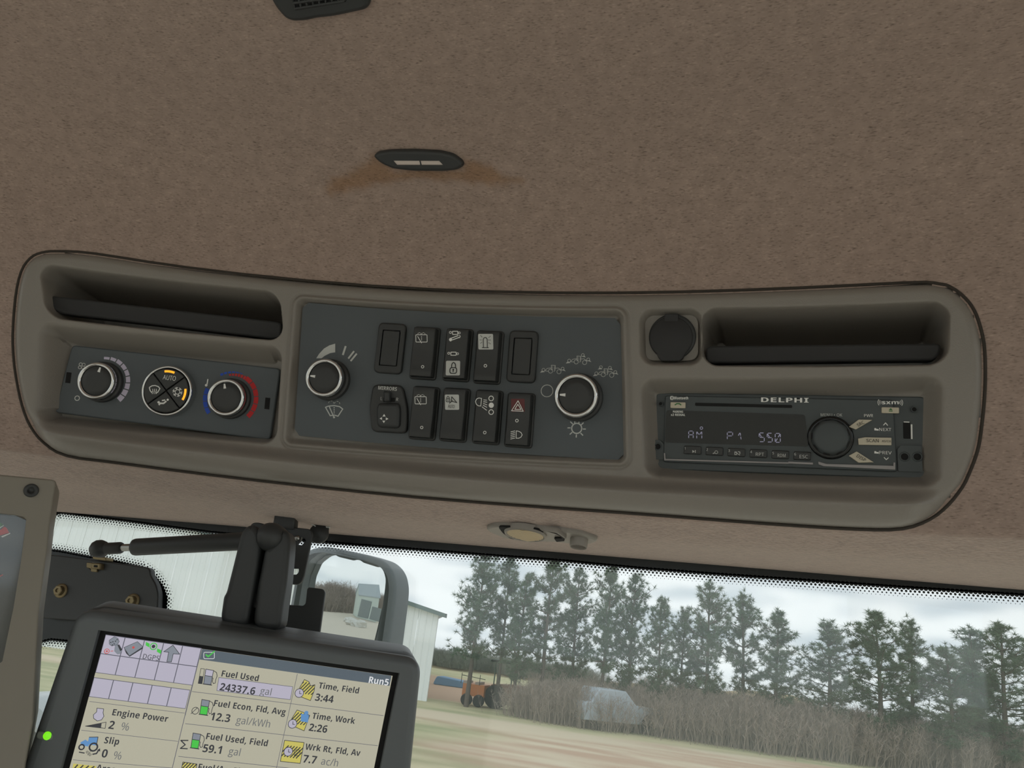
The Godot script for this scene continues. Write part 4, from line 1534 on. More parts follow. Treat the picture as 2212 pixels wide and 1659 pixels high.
func build_ceiling_fittings() -> void:
	# small lamp in the headliner
	var T := liner_frame(Vector2(905, 348), Vector2(-0.09, 0.2))
	var o := thing("headliner_lamp", T, "small black oval lamp with a slit lens in the stained headliner", "lamp")
	var b := MB.new()
	var oval := on(T, pxs(ZC, [852, 1165, 880, 1138, 960, 1124, 1150, 1120, 1350, 1130, 1450, 1155, 1515, 1205, 1528, 1238, 1480, 1270, 1380, 1281, 1150, 1279, 1000, 1262, 915, 1225, 872, 1190]), 0.004)
	var lens := on(T, pxs(ZC, [1000, 1196, 1345, 1198, 1376, 1230, 1030, 1230]), 0.004)
	b.prism(MB.rounded(oval, 0.003, 3), -0.012, 0.005, 0.0025, 3, [lens])
	part(o, "bezel", b.mesh(), M.black_plastic)
	b = MB.new()
	b.prism(lens, -0.006, 0.0042)
	part(o, "lens", b.mesh(), M.lens_white)
	b = MB.new()
	b.prism(on(T, pxs(ZC, [1196, 1196, 1204, 1196, 1214, 1230, 1204, 1230]), 0.004), 0.0, 0.0046)
	part(o, "lens_divider", b.mesh(), M.black_plastic)
	# grille at the upper edge of the picture
	T = liner_frame(px1(ZC, 450, 30), Vector2(-0.18, 0.31))
	o = thing("speaker_grille", T, "black perforated grille in the headliner at the top edge", "grille")
	b = MB.new()
	var body := on(T, pxs(ZC, [30, -160, 75, -30, 125, 60, 195, 140, 255, 162, 350, 158, 420, 140, 560, 125, 700, 95, 795, 74, 826, 40, 826, -30, 790, -160]), 0.004)
	b.prism(MB.rounded(body, 0.004, 3), -0.012, 0.005, 0.003)
	part(o, "housing", b.mesh(), M.black_plastic)
	var win := on(T, pxs(ZC, [215, -110, 270, 62, 640, 0, 640, -150]), 0.005)
	b = MB.new()
	b.prism(win, 0.0046, 0.0052)
	part(o, "backing", b.mesh(), M.gap_black)
	for i in 5:
		b = MB.new()
		var f := i / 4.0
		b.tube([v3(win[1].lerp(win[0], f), 0.0056), v3(win[2].lerp(win[3], f), 0.0056)], [0.0011, 0.0011], 6)
		part(o, "grille_bar", b.mesh(), M.black_plastic)
	for i in 9:
		b = MB.new()
		var f := i / 8.0
		b.tube([v3(win[0].lerp(win[3], f), 0.0054), v3(win[1].lerp(win[2], f), 0.0054)], [0.0009, 0.0009], 6)
		part(o, "grille_bar", b.mesh(), M.black_plastic)
	# reading lamp in the underside above the windshield
	var L := liner_frame(Vector2(1165, 1160), Vector2(-0.05, -0.2))
	T = Transform3D(tilted(L.origin, 0, 82).basis, L.origin + Vector3(0, -0.004, 0.002))
	o = thing("map_lamp", T, "taupe swivel lamp housing with a round ribbed lens above the windshield", "lamp")
	b = MB.new()
	b.prism(MB.rounded(on(T, pxs(ZH, [490, 352, 560, 322, 650, 316, 900, 326, 1150, 354, 1400, 374, 1650, 414, 1838, 488, 1790, 520, 1690, 540, 1500, 530, 1350, 508, 1150, 502, 880, 492, 720, 462, 560, 402]), 0.003), 0.004, 3), -0.02, 0.003, 0.002)
	part(o, "housing", b.mesh(), M.console_plastic)
	plate_at(o, T, ZH, [640, 322, 900, 330, 1130, 356, 1200, 400, 1100, 470, 800, 470, 700, 400], 0.002, 0.0036, "recess", M.gap_black, 0.004)
	var lc := Lens.onto(T, px1(ZH, 965, 424), 0.005)
	var r := (Lens.onto(T, px1(ZH, 1190, 424), 0.008).x - Lens.onto(T, px1(ZH, 740, 424), 0.008).x) / 2
	b = MB.new()
	b.lathe([Vector2(r * 1.12, 0.0), Vector2(r * 1.10, 0.0035), Vector2(r * 1.04, 0.0055), Vector2(r * 0.96, 0.005), Vector2(r * 0.94, 0.0035)], 40, lc)
	part(o, "swivel_ring", b.mesh(), M.console_plastic)
	b = MB.new()
	b.lathe([Vector2(r * 0.95, 0.004), Vector2(r * 0.9, 0.0048), Vector2(0, 0.0054)], 40, lc)
	var lensn := part(o, "lens", b.mesh(), M.lamp_lens)
	for i in 12:
		b = MB.new()
		var y := lerpf(-0.85, 0.85, i / 11.0) * r
		var w := sqrt(maxf(r * r * 0.86 - y * y, 0.0))
		b.tube([Vector3(lc.x - w, lc.y + y, 0.0046), Vector3(lc.x, lc.y + y, 0.0054), Vector3(lc.x + w, lc.y + y, 0.0046)], [0.0005, 0.0006, 0.0005], 5)
		part(lensn, "lens_rib", b.mesh(), M.lamp_lens)
	lc = Lens.onto(T, px1(ZH, 1605, 512), 0.006)
	r = (Lens.onto(T, px1(ZH, 1706, 512), 0.006).x - Lens.onto(T, px1(ZH, 1502, 512), 0.006).x) / 2
	b = MB.new()
	b.lathe([Vector2(r * 1.05, 0.0), Vector2(r, 0.009), Vector2(r * 0.93, 0.010), Vector2(r * 0.9, 0.009), Vector2(r * 0.88, 0.002), Vector2(0, 0.002)], 32, lc)
	part(o, "switch_cup", b.mesh(), M.console_plastic)
	plate_at(o, T, ZH, [1310, 462, 1420, 458, 1435, 492, 1340, 502], 0.0025, 0.0045, "clip", M.gap_black, 0.001)
	plate_at(o, T, ZH, [1150, 362, 1350, 392, 1460, 468, 1440, 480, 1330, 412], 0.002, 0.006, "web", M.console_plastic, 0.002, 0.001)

func v3(p: Vector2, z: float) -> Vector3:
	return Vector3(p.x, p.y, z)

# frame of a rectangle from its traced edges: top left, top right, then a lower point of the left and of the right edge
func rect_frame(tl: Vector2, tr: Vector2, bl: Vector2, br: Vector2, d: float) -> Transform3D:
	var r0 := Lens.ray(tl.x, tl.y)
	var r1 := Lens.ray(tr.x, tr.y)
	var r2 := Lens.ray(bl.x, bl.y)
	var r3 := Lens.ray(br.x, br.y)
	var y := r0.cross(r2).cross(r1.cross(r3)).normalized()
	if y.y < 0.0:
		y = -y
	var x := r0.cross(r1).cross(y).normalized()
	if x.x < 0.0:
		x = -x
	var n := x.cross(y).normalized()
	var c := (r0 * d + r1 * d) * 0.5
	return Transform3D(Basis(x, y, n), EYE + c)

func build_monitor() -> void:
	glow("screen_beige", srgb(176, 173, 154), 0.68)
	glow("screen_lilac", srgb(178, 174, 190), 0.68)
	glow("screen_bar", srgb(84, 95, 104), 0.68)
	glow("screen_white", srgb(215, 217, 220), 0.68)
	glow("screen_green", srgb(70, 190, 72), 0.68)
	glow("screen_yellow", srgb(196, 186, 96), 0.68)
	glow("screen_blue", srgb(92, 140, 190), 0.68)
	glow("screen_grey", srgb(128, 134, 144), 0.68)
	glow("screen_dark", srgb(48, 50, 56), 0.68)
	glow("screen_red", srgb(196, 80, 76), 0.68)
	glow("screen_line", srgb(92, 92, 104), 0.68)
	glow("screen_text_grey", srgb(104, 106, 108), 0.68)
	var T := rect_frame(Vector2(228, 1372), Vector2(848, 1460), Vector2(150, 1659), Vector2(808, 1659), 0.56)
	var o := thing("display_monitor", T, "dark grey touchscreen monitor showing fuel and field work readings", "monitor")
	var s := on(T, PackedVector2Array([Vector2(228, 1372), Vector2(848, 1460), Vector2(150, 1659), Vector2(808, 1659)]))
	var x0 := (s[0].x + s[2].x) / 2
	var x1 := (s[1].x + s[3].x) / 2
	var y1 := (s[0].y + s[1].y) / 2
	var y0 := y1 - 0.158
	var screen := PackedVector2Array([Vector2(x0, y0), Vector2(x1, y0), Vector2(x1, y1), Vector2(x0, y1)])
	var e := on(T, PackedVector2Array([Vector2(168, 1314), Vector2(912, 1424), Vector2(50, 1659), Vector2(888, 1659)]), 0.004)
	var dl := (e[2].x - e[0].x) / (e[2].y - e[0].y)
	var dr := (e[3].x - e[1].x) / (e[3].y - e[1].y)
	var yb := y0 - 0.03
	var outer := PackedVector2Array([Vector2(e[0].x + dl * (yb - e[0].y), yb), Vector2(e[1].x + dr * (yb - e[1].y), yb), e[1], e[0]])
	var b := MB.new()
	b.prism(MB.rounded(outer, 0.013, 8), -0.05, -0.0012, 0.001)
	part(o, "rear_housing", b.mesh(), M.monitor_plastic)
	b = MB.new()
	b.prism(MB.rounded(outer, 0.013, 8), -0.02, 0.007, 0.0065, 5, [MB.inset(screen, -0.004)])
	part(o, "front_bezel", b.mesh(), M.monitor_plastic)
	b = MB.new()
	b.prism(MB.inset(screen, -0.0042), -0.001, -0.0002)
	part(o, "bezel_gasket", b.mesh(), M.gap_black)
	b = MB.new()
	b.prism(screen, -0.001, 0.0)
	var sc := part(o, "screen", b.mesh(), M.screen_beige)
	var m := 0.56 / 1660.0
	var z := 0.0002
	# lilac softkey cells
	var rows := [[[1065, 332], [2005, 466], [1022, 514], [1964, 640]], [[1018, 522], [1962, 648], [964, 704], [1918, 824]], [[946, 762], [1896, 878], [898, 944], [1846, 1056]]]
	for k in 3:
		var q := on(T, pxs(Z7, [rows[k][0][0], rows[k][0][1], rows[k][1][0], rows[k][1][1], rows[k][2][0], rows[k][2][1], rows[k][3][0], rows[k][3][1]]))
		var ya := (q[0].y + q[1].y) / 2
		var yc := (q[2].y + q[3].y) / 2
		var xa := x0
		var xb := (q[1].x + q[3].x) / 2
		for i in 5:
			var w := (xb - xa) / 5.0
			b = MB.new()
			b.cap(PackedVector2Array([Vector2(xa + w * i + 0.0003, yc), Vector2(xa + w * (i + 1) - 0.0003, yc), Vector2(xa + w * (i + 1) - 0.0003, ya), Vector2(xa + w * i + 0.0003, ya)]), z)
			part(sc, "softkey_cell", b.mesh(), M.screen_lilac)
		b = MB.new()
		b.cap(PackedVector2Array([Vector2(xa, yc - 0.0004), Vector2(xb, yc - 0.0004), Vector2(xb, ya + 0.0004), Vector2(xa, ya + 0.0004)]), z * 0.5)
		part(sc, "cell_rule", b.mesh(), M.screen_line)
	var bar := on(T, pxs(Z8, [145, 172, 1828, 408, 1792, 494, 132, 266]))
	b = MB.new()
	var bx := (bar[0].x + bar[3].x) / 2
	var by := (bar[3].y + bar[2].y) / 2
	b.cap(PackedVector2Array([Vector2(bx, by), Vector2(x1 - 0.0008, by), Vector2(x1 - 0.0008, y1), Vector2(bx, y1)]), z)
	part(sc, "title_bar", b.mesh(), M.screen_bar)
	# rules
	var g := Ink.new(T, Z8, z, m)
	g.line([145, 172, 0, 760], 5)
	g.line([993, 392, 800, 1260], 4)
	g.line([60, 548, 940, 656, 1756, 762], 4)
	g.line([0, 832, 880, 933, 1705, 1028], 4)
	g.line([-60, 1122, 820, 1215, 1660, 1310], 4)
	ink(sc, g, M.screen_line, "rule")
	g = Ink.new(T, Z7, z, m)
	g.line([890, 992, 1838, 1108], 4)
	g.line([810, 1278, 1772, 1389], 4)
	g.line([725, 1573, 1715, 1655], 4)
	g.line([2000, 470, 1715, 1655], 6)
	ink(sc, g, M.screen_line, "rule")
	var field := MB.new()
	field.cap(MB.ccw(on(T, pxs(Z8, [298, 424, 952, 506, 930, 620, 280, 540]))), z)
	part(sc, "input_field", field.mesh(), M.screen_lilac)
	g = Ink.new(T, Z8, z * 1.5, m)
	g.line([298, 424, 952, 506, 930, 620, 280, 540], 4, true)
	ink(sc, g, M.screen_line, "rule")
	# words and numbers: text, x, y in the region, cap height in metres, grey or dark
	for t in [["Fuel Used", 318, 386, 0.0041, 0], ["24337.6", 306, 504, 0.0050, 1], ["gal", 664, 540, 0.0047, 2], ["Fuel Econ, Fld, Avg", 250, 648, 0.0041, 0], ["12.3", 222, 765, 0.0052, 1], ["gal/kWh", 452, 798, 0.0048, 2], ["Fuel Used, Field", 182, 940, 0.0041, 0], ["59.1", 155, 1046, 0.0052, 1], ["gal", 385, 1074, 0.0048, 2], ["Time, Field", 1182, 492, 0.0041, 0], ["3:44", 1150, 596, 0.0050, 1], ["Time, Work", 1125, 760, 0.0041, 0], ["2:26", 1094, 862, 0.0050, 1], ["Wrk Rt, Fld, Av", 1064, 1034, 0.0041, 0], ["7.7", 1042, 1140, 0.0052, 1], ["ac/h", 1202, 1162, 0.0048, 2], ["Fuel/Ac, Fld", 112, 1212, 0.0041, 0], ["Run5", 1620, 442, 0.0046, 3]]:
		screen_text(sc, T, Z8, t)
	for t in [["Engine Power", 1115, 1096, 0.0041, 0], ["2", 1082, 1222, 0.0052, 1], ["%", 1206, 1236, 0.0050, 2], ["Slip", 1040, 1374, 0.0041, 0], ["0", 1014, 1506, 0.0052, 1], ["%", 1130, 1524, 0.0050, 2], ["DGPS", 1420, 540, 0.0033, 4], ["Area", 960, 1650, 0.0041, 0]]:
		screen_text(sc, T, Z7, t)
	screen_icons(sc, T, m)
	# status lamp in the left edge
	var lw := MB.rounded(on(T, pxs(Z7, [372, 1282, 536, 1310, 522, 1392, 352, 1360]), 0.0075), 0.004, 4)
	b = MB.new()
	b.prism(lw, 0.004, 0.0078, 0.0008)
	var led := part(o, "status_lamp", b.mesh(), M.led_window)
	b = MB.new()
	b.lathe([Vector2(0.0028, 0.0076), Vector2(0.0022, 0.0082), Vector2(0, 0.0084)], 20, Lens.onto(T, px1(Z7, 468, 1336), 0.008))
	part(led, "glowing_lens", b.mesh(), M.led_green)

func screen_text(sc: Node, T: Transform3D, zr: Vector3, t: Array) -> void:
	var mm: Material = [M.screen_dark, M.screen_dark, M.screen_text_grey, M.screen_white, M.screen_dark][t[4]]
	txt(sc, t[0], Lens.onto(T, px1(zr, t[1], t[2])), 0.0005, t[3], mm, true, t[4] in [0, 1, 3])

func screen_icons(sc: Node, T: Transform3D, m: float) -> void:
	var z := 0.0003
	# fuel pumps
	for p in [[105, 350, "grey"], [70, 618, "green"], [-8, 915, "green"]]:
		var x: float = p[0]
		var y: float = p[1]
		var g := Ink.new(T, Z8, z, m)
		g.fill([x + 78, y, x + 146, y + 12, x + 136, y + 66, x + 68, y + 56])
		ink(sc, g, M.screen_grey if p[2] == "green" else M.screen_lilac, "pump_icon")
		g = Ink.new(T, Z8, z, m)
		g.fill([x + 68, y + 56, x + 136, y + 66, x + 122, y + 138, x + 58, y + 130])
		ink(sc, g, M.screen_green if p[2] == "green" else M.screen_grey, "pump_icon")
		g = Ink.new(T, Z8, z * 1.4, m)
		g.line([x + 78, y, x + 146, y + 12, x + 122, y + 138, x + 58, y + 130], 5, true)
		g.line([x + 68, y + 56, x + 136, y + 66], 5)
		g.line([x + 50, y + 130, x + 132, y + 142], 7)
		g.line([x + 146, y + 14, x + 172, y + 30, x + 178, y + 60, x + 166, y + 92, x + 160, y + 124, x + 144, y + 128, x + 136, y + 108, x + 142, y + 82, x + 132, y + 74], 5)
		if p[2] == "grey":
			g.line([x + 34, y - 6, x + 66, y - 2, x + 44, y + 130, x + 10, y + 126], 4, true)
			g.fill([x + 24, y + 60, x + 54, y + 64, x + 42, y + 130, x + 12, y + 126])
		elif p[1] < 700:
			g.ring(x + 20, y + 100, 28, 5)
			g.line([x - 20, y + 128, x + 40, y + 72], 5)
		else:
			g.line([x + 36, y + 66, x - 30, y + 66, x + 8, y + 104, x - 34, y + 136, x + 30, y + 140], 9)
		ink(sc, g, M.screen_dark, "pump_icon")
	# hatched fields with clocks
	for f in [[[1055, 442, 1095, 462, 1110, 498, 1148, 488, 1142, 540, 1108, 628, 985, 580, 1010, 520], 1010, 562, 0], [[990, 712, 1060, 738, 1102, 760, 1052, 896, 920, 838, 948, 780], 950, 834, 1], [[880, 980, 1052, 1000, 1018, 1184, 842, 1166], 912, 1080, 2], [[-20, 1172, 104, 1190, 84, 1290, -40, 1270], -200, 1200, 3]]:
		var g := Ink.new(T, Z8, z, m)
		g.fill(f[0])
		ink(sc, g, M.screen_yellow, "field_icon")
		g = Ink.new(T, Z8, z * 1.3, m)
		g.line(f[0], 5, true)
		var c := Vector2.ZERO
		for i in range(0, f[0].size(), 2):
			c += Vector2(f[0][i], f[0][i + 1]) * 2.0 / f[0].size()
		for k in 7:
			var d := (k - 3) * 26.0
			var a := Vector2(c.x + d - 46, c.y + 46 + d * 0.15)
			var e := Vector2(c.x + d + 46, c.y - 46 + d * 0.15)
			var poly := pxs(Vector3(0, 0, 1), f[0])
			var hit := Geometry2D.intersect_polyline_with_polygon(PackedVector2Array([a, e]), poly)
			for h in hit:
				g.line([h[0].x, h[0].y, h[1].x, h[1].y], 9)
		ink(sc, g, M.screen_dark, "field_icon")
		if f[3] < 3:
			g = Ink.new(T, Z8, z * 1.6, m)
			g.disc(f[1], f[2], 36)
			ink(sc, g, M.screen_lilac, "clock_icon")
			g = Ink.new(T, Z8, z * 1.9, m)
			g.ring(f[1], f[2], 37, 5)
			g.line([f[1] + 4, f[2] - 22, f[1] + 2, f[2] + 4, f[1] + 20, f[2] + 6], 5)
			if f[3] == 2:
				g.ring(990, 1090, 26, 4)
				g.line([964, 1116, 1020, 1066], 5)
			ink(sc, g, M.screen_dark, "clock_icon")
		if f[3] == 1:
			g = Ink.new(T, Z8, z * 1.6, m)
			g.fill([1026, 744, 1096, 756, 1086, 822, 1022, 812])
			g.disc(1072, 738, 18)
			ink(sc, g, M.screen_blue, "operator_icon")
	# top left row and the two panes below it
	var h := Ink.new(T, ZS, z, m)
	h.fill([560, 170, 640, 112, 700, 140, 720, 190, 690, 240, 600, 262, 560, 230])
	h.fill([650, 250, 720, 235, 768, 325, 730, 390, 690, 395, 640, 345])
	h.fill([1575, 248, 1682, 392, 1580, 385, 1550, 515, 1478, 512, 1506, 360, 1428, 352])
	h.fill([794, 285, 1010, 192, 1098, 275, 880, 420])
	ink(sc, h, M.screen_grey, "status_icon")
	h = Ink.new(T, ZS, z * 1.4, m)
	h.line([560, 170, 640, 112, 700, 140, 720, 190, 690, 240, 600, 262, 560, 230], 5, true)
	for q in [[585, 205], [618, 195], [660, 185], [685, 160], [610, 245], [638, 228]]:
		h.disc(q[0], q[1], 9)
	h.fill([690, 245, 720, 240, 768, 322, 735, 345])
	h.line([1575, 248, 1682, 392, 1580, 385, 1550, 515, 1478, 512, 1506, 360, 1428, 352], 8, true)
	h.line([794, 285, 1010, 192, 1098, 275, 880, 420], 6, true)
	h.fill([794, 300, 880, 415, 1098, 280, 1098, 300, 885, 432, 830, 380])
	h.disc(1265, 268, 26)
	ink(sc, h, M.screen_dark, "status_icon")
	h = Ink.new(T, ZS, z * 1.6, m)
	h.ring(522, 345, 34, 9)
	h.disc(522, 345, 14)
	h.line([580, 345, 625, 340], 9)
	h.disc(945, 285, 18)
	ink(sc, h, M.screen_red, "status_icon")
	h = Ink.new(T, ZS, z * 1.2, m)
	h.fill([1145, 195, 1205, 225, 1195, 282, 1140, 252])
	h.fill([1325, 300, 1392, 330, 1380, 388, 1318, 352])
	h.ring(1265, 268, 48, 14)
	ink(sc, h, M.screen_green, "status_icon")
	h = Ink.new(T, Z7, z, m)
	h.fill([965, 1058, 1032, 1066, 1026, 1104, 1034, 1140, 1010, 1176, 968, 1186, 932, 1160, 930, 1124, 962, 1096])
	ink(sc, h, M.screen_lilac, "engine_icon")
	h = Ink.new(T, Z7, z * 1.4, m)
	h.line([965, 1058, 1032, 1066, 1026, 1104, 1034, 1140, 1010, 1176, 968, 1186, 932, 1160, 930, 1124, 962, 1096], 5, true)
	h.fill([850, 1238, 1012, 1204, 1005, 1256])
	h.line([850, 1238, 1056, 1198, 1046, 1260], 5, true)
	ink(sc, h, M.screen_dark, "engine_icon")
	h = Ink.new(T, Z7, z, m)
	h.fill([886, 1348, 976, 1346, 960, 1430, 870, 1420])
	h.fill([800, 1400, 850, 1372, 890, 1400, 880, 1440, 810, 1430])
	ink(sc, h, M.screen_blue, "tractor_icon")
	h = Ink.new(T, Z7, z * 1.4, m)
	h.ring(812, 1446, 22, 12)
	h.ring(930, 1446, 34, 14)
	h.line([786, 1496, 842, 1506], 10)
	h.line([920, 1518, 960, 1510, 986, 1470], 12)
	h.fill([966, 1478, 996, 1458, 998, 1490])
	h.ring(868, 1496, 9, 4)
	h.ring(896, 1522, 9, 4)
	h.line([870, 1526, 900, 1490], 5)
	h.line([886, 1348, 976, 1346, 960, 1430], 6)
	ink(sc, h, M.screen_dark, "tractor_icon")
	h = Ink.new(T, Z7, z * 1.6, m)
	h.line([2048, 524, 2072, 546, 2138, 490], 12)
	ink(sc, h, M.screen_green, "check_icon")
	h = Ink.new(T, Z7, z * 1.5, m)
	h.rrect(2028, 502, 2134, 566, 14, 5)
	ink(sc, h, M.screen_white, "check_icon")
	h = Ink.new(T, Z7, z, m)
	h.fill([730, 1610, 960, 1636, 940, 1700, 715, 1690])
	ink(sc, h, M.screen_yellow, "field_icon")
	h = Ink.new(T, Z7, z * 1.4, m)
	for i in 4:
		h.line([740 + i * 55, 1660, 775 + i * 55, 1620 + i * 6], 12)
	ink(sc, h, M.screen_dark, "field_icon")

func build_bracket() -> void:
	var T := upright(at(580, 1230, 0.615), 14)
	var o := thing("monitor_mount", T, "black clamp arm with a ball joint holding the monitor", "mount")
	var b := MB.new()
	b.prism(MB.rounded(on(T, pxs(Z6, [345, 520, 372, 410, 420, 342, 490, 322, 560, 400, 548, 560, 515, 780, 430, 1260, 180, 1230, 215, 980, 240, 940])), 0.008), -0.012, 0.012, 0.0045, 5)
	part(o, "clamp_jaw", b.mesh(), M.black_plastic)
	b = MB.new()
	b.prism(MB.rounded(on(T, pxs(Z6, [590, 560, 690, 480, 745, 362, 800, 390, 820, 450, 815, 560, 790, 860, 760, 1040, 730, 1290, 480, 1260, 520, 900, 580, 600])), 0.008), -0.012, 0.012, 0.0045, 5)
	part(o, "clamp_jaw", b.mesh(), M.black_plastic)
	b = MB.new()
	b.prism(MB.rounded(on(T, pxs(Z6, [500, 540, 620, 560, 560, 1250, 420, 1250])), 0.004), -0.022, -0.012)
	part(o, "joint_web", b.mesh(), M.gap_black)
	b = MB.new()
	b.prism(MB.rounded(on(T, pxs(Z6, [520, 810, 532, 810, 475, 1075, 462, 1075])), 0.001), -0.012, -0.004)
	part(o, "clamp_bolt", b.mesh(), M.steel)
	b = MB.new()
	var bc := Lens.onto(T, px1(Z6, 605, 420), 0.01)
	var r := 0.0098
	b.lathe([Vector2(r * 1.15, -0.014), Vector2(r * 1.2, 0.004), Vector2(r * 1.1, 0.011), Vector2(r * 0.8, 0.0155), Vector2(r * 0.35, 0.0178), Vector2(0, 0.018)], 32, bc)
	part(o, "ball_joint", b.mesh(), M.black_plastic)
	b = MB.new()
	b.prism(MB.rounded(on(T, pxs(Z6, [395, 345, 425, 285, 480, 280, 560, 300, 560, 380, 440, 380])), 0.003), -0.016, -0.006, 0.001)
	part(o, "joint_collar", b.mesh(), M.black_plastic)
	# post and slotted plates behind the arm
	var Q := upright(at(640, 1230, 0.71), 14)
	o = thing("slotted_bracket", Q, "flat black steel bracket with slots hanging from the headliner", "bracket")
	b = MB.new()
	b.prism(on(Q, pxs(Z6, [668, 196, 850, 200, 838, 360, 640, 350])), -0.012, 0.006, 0.002)
	part(o, "post", b.mesh(), M.black_plastic)
	b = MB.new()
	var h1 := on(Q, pxs(Z6, [905, 428, 930, 434, 944, 458, 936, 488, 905, 503, 866, 496, 892, 470]))
	var h2 := on(Q, pxs(Z6, [806, 716, 850, 706, 876, 716, 880, 742, 866, 772, 834, 780, 806, 772]))
	b.prism(MB.rounded(on(Q, pxs(Z6, [640, 335, 850, 340, 985, 356, 1004, 400, 985, 500, 930, 780, 905, 840, 870, 866, 640, 850])), 0.004, 4), -0.002, 0.002, 0.0008, 2, [h1, h2])
	part(o, "upper_plate", b.mesh(), M.black_plastic)
	b = MB.new()
	var bolt := Lens.onto(Q, px1(Z6, 858, 434), 0.004)
	b.lathe([Vector2(0.0026, 0.0), Vector2(0.0026, 0.004), Vector2(0.0018, 0.005), Vector2(0, 0.0052)], 18, bolt)
	part(o, "bolt", b.mesh(), M.steel)
	b = MB.new()
	var h3 := on(Q, pxs(Z6, [730, 1262, 850, 1266, 886, 1272, 896, 1292, 884, 1312, 840, 1306, 722, 1288]))
	b.prism(MB.rounded(on(Q, pxs(Z6, [640, 1040, 760, 1046, 905, 1062, 938, 1042, 952, 905, 968, 888, 1100, 905, 1120, 935, 1065, 1345, 1060, 1420, 640, 1400])), 0.003, 4), -0.002, 0.002, 0.0008, 2, [h3])
	part(o, "lower_plate", b.mesh(), M.black_plastic)
	# round cap clipped to the edge of the headliner
	var C := upright(at(705, 1152, 0.74), 14)
	o = thing("round_cap", C, "round dark plastic cap hanging at the headliner edge", "cap")
	b = MB.new()
	b.lathe([Vector2(0.0093, -0.004), Vector2(0.0096, -0.001), Vector2(0.0088, 0.0005), Vector2(0.0, 0.001)], 28, Lens.onto(C, px1(Z6, 1055, 392), 0.0))
	part(o, "disc", b.mesh(), M.black_plastic)
	for q in [[990, 300, 1030, 322, 1025, 330, 988, 308], [1120, 326, 1156, 330, 1150, 340, 1124, 338], [1000, 320, 1150, 330, 1142, 400, 1010, 390]]:
		plate_at(o, C, Z6, q, -0.004, -0.001 if q[0] == 1000 else 0.0015, "clip_prong", M.black_plastic if q[0] == 1000 else M.print_grey)

func build_hinge_and_strut() -> void:
	# black hinge plate bolted to the glass
	var e := EYE.y
	var T := Transform3D(Basis(), Vector3(-0.56, e, -0.742))
	var o := thing("window_hinge_plate", T, "black window hinge plate with brass bolts on the windshield", "hinge plate")
	plate_at(o, T, Z5, [380, 1015, 490, 1024, 800, 1062, 1262, 1128, 1282, 1150, 1285, 1195, 1330, 1270, 1350, 1350, 1345, 1480, 1320, 1620, 330, 1560], -0.004, 0.004, "plate", M.black_plastic, 0.004, 0.0012)
	for q in [[500, 1325], [1115, 1412]]:
		var c := Lens.onto(T, px1(Z5, q[0], q[1]), 0.008)
		var b := MB.new()
		b.lathe([Vector2(0.0074, 0.004), Vector2(0.0073, 0.0055), Vector2(0.005, 0.0056)], 28, c)
		var bolt := part(o, "hex_bolt", b.mesh(), M.brass)
		b = MB.new()
		b.lathe([Vector2(0.0054, 0.0055), Vector2(0.0054, 0.0095), Vector2(0.0047, 0.0102), Vector2(0.0024, 0.0102), Vector2(0.002, 0.0088), Vector2(0, 0.0088)], 6, c, true)
		part(bolt, "bolt_head", b.mesh(), M.brass)
	var nut := plate_at(o, T, Z5, [776, 1086, 858, 1092, 852, 1145, 772, 1138], 0.004, 0.010, "square_nut", M.brass, 0.001, 0.0012)
	plate_at(nut, T, Z5, [800, 1108, 832, 1110, 830, 1128, 798, 1126], 0.0099, 0.0104, "nut_bore", M.gap_black, 0.001)
	plate_at(o, T, Z5, [738, 1085, 872, 1100, 868, 1140, 830, 1146, 826, 1168, 772, 1164, 774, 1142, 736, 1130], 0.003, 0.006, "washer", M.brass, 0.001, 0.0005)
	plate_at(o, T, Z5, [790, 1028, 905, 1042, 900, 1072, 786, 1056], 0.0, 0.012, "stud", M.brass, 0.001, 0.001)
	# gas strut
	var p := at(215, 1186, 0.665)
	var q := at(545, 1168, 0.645)
	o = thing("gas_strut", Transform3D(Basis(), p), "black gas strut reaching from the hinge plate to the bracket", "gas strut")
	var d := (q - p)
	var px := 0.665 / 1660.0
	var b := MB.new()
	b.tube([Vector3(0, -0.0070, 0), Vector3(0, -0.006, 0), Vector3(0, -0.003, 0), Vector3(0, 0, 0), Vector3(0, 0.004, 0), Vector3(0, 0.0068, 0), Vector3(0, 0.0078, 0)], [0.0025, 0.0058, 0.0078, 0.0084, 0.0074, 0.0045, 0.001], 20)
	part(o, "ball_socket", b.mesh(), M.black_plastic)
	b = MB.new()
	b.tube([d * 0.0, d * 0.138, d * 0.15], [0.0051, 0.0051, 0.0044], 16)
	part(o, "socket_neck", b.mesh(), M.black_plastic)
	b = MB.new()
	b.tube([d * 0.14, d * 0.235], [0.0031, 0.0031], 14)
	part(o, "piston_rod", b.mesh(), M.steel)
	b = MB.new()
	b.tube([d * 0.219, d * 0.222, d * 0.232, d * 0.25, d * 0.98], [0.003, 0.0052, 0.0068, 0.0073, 0.0076], 20)
	part(o, "cylinder", b.mesh(), M.black_plastic)

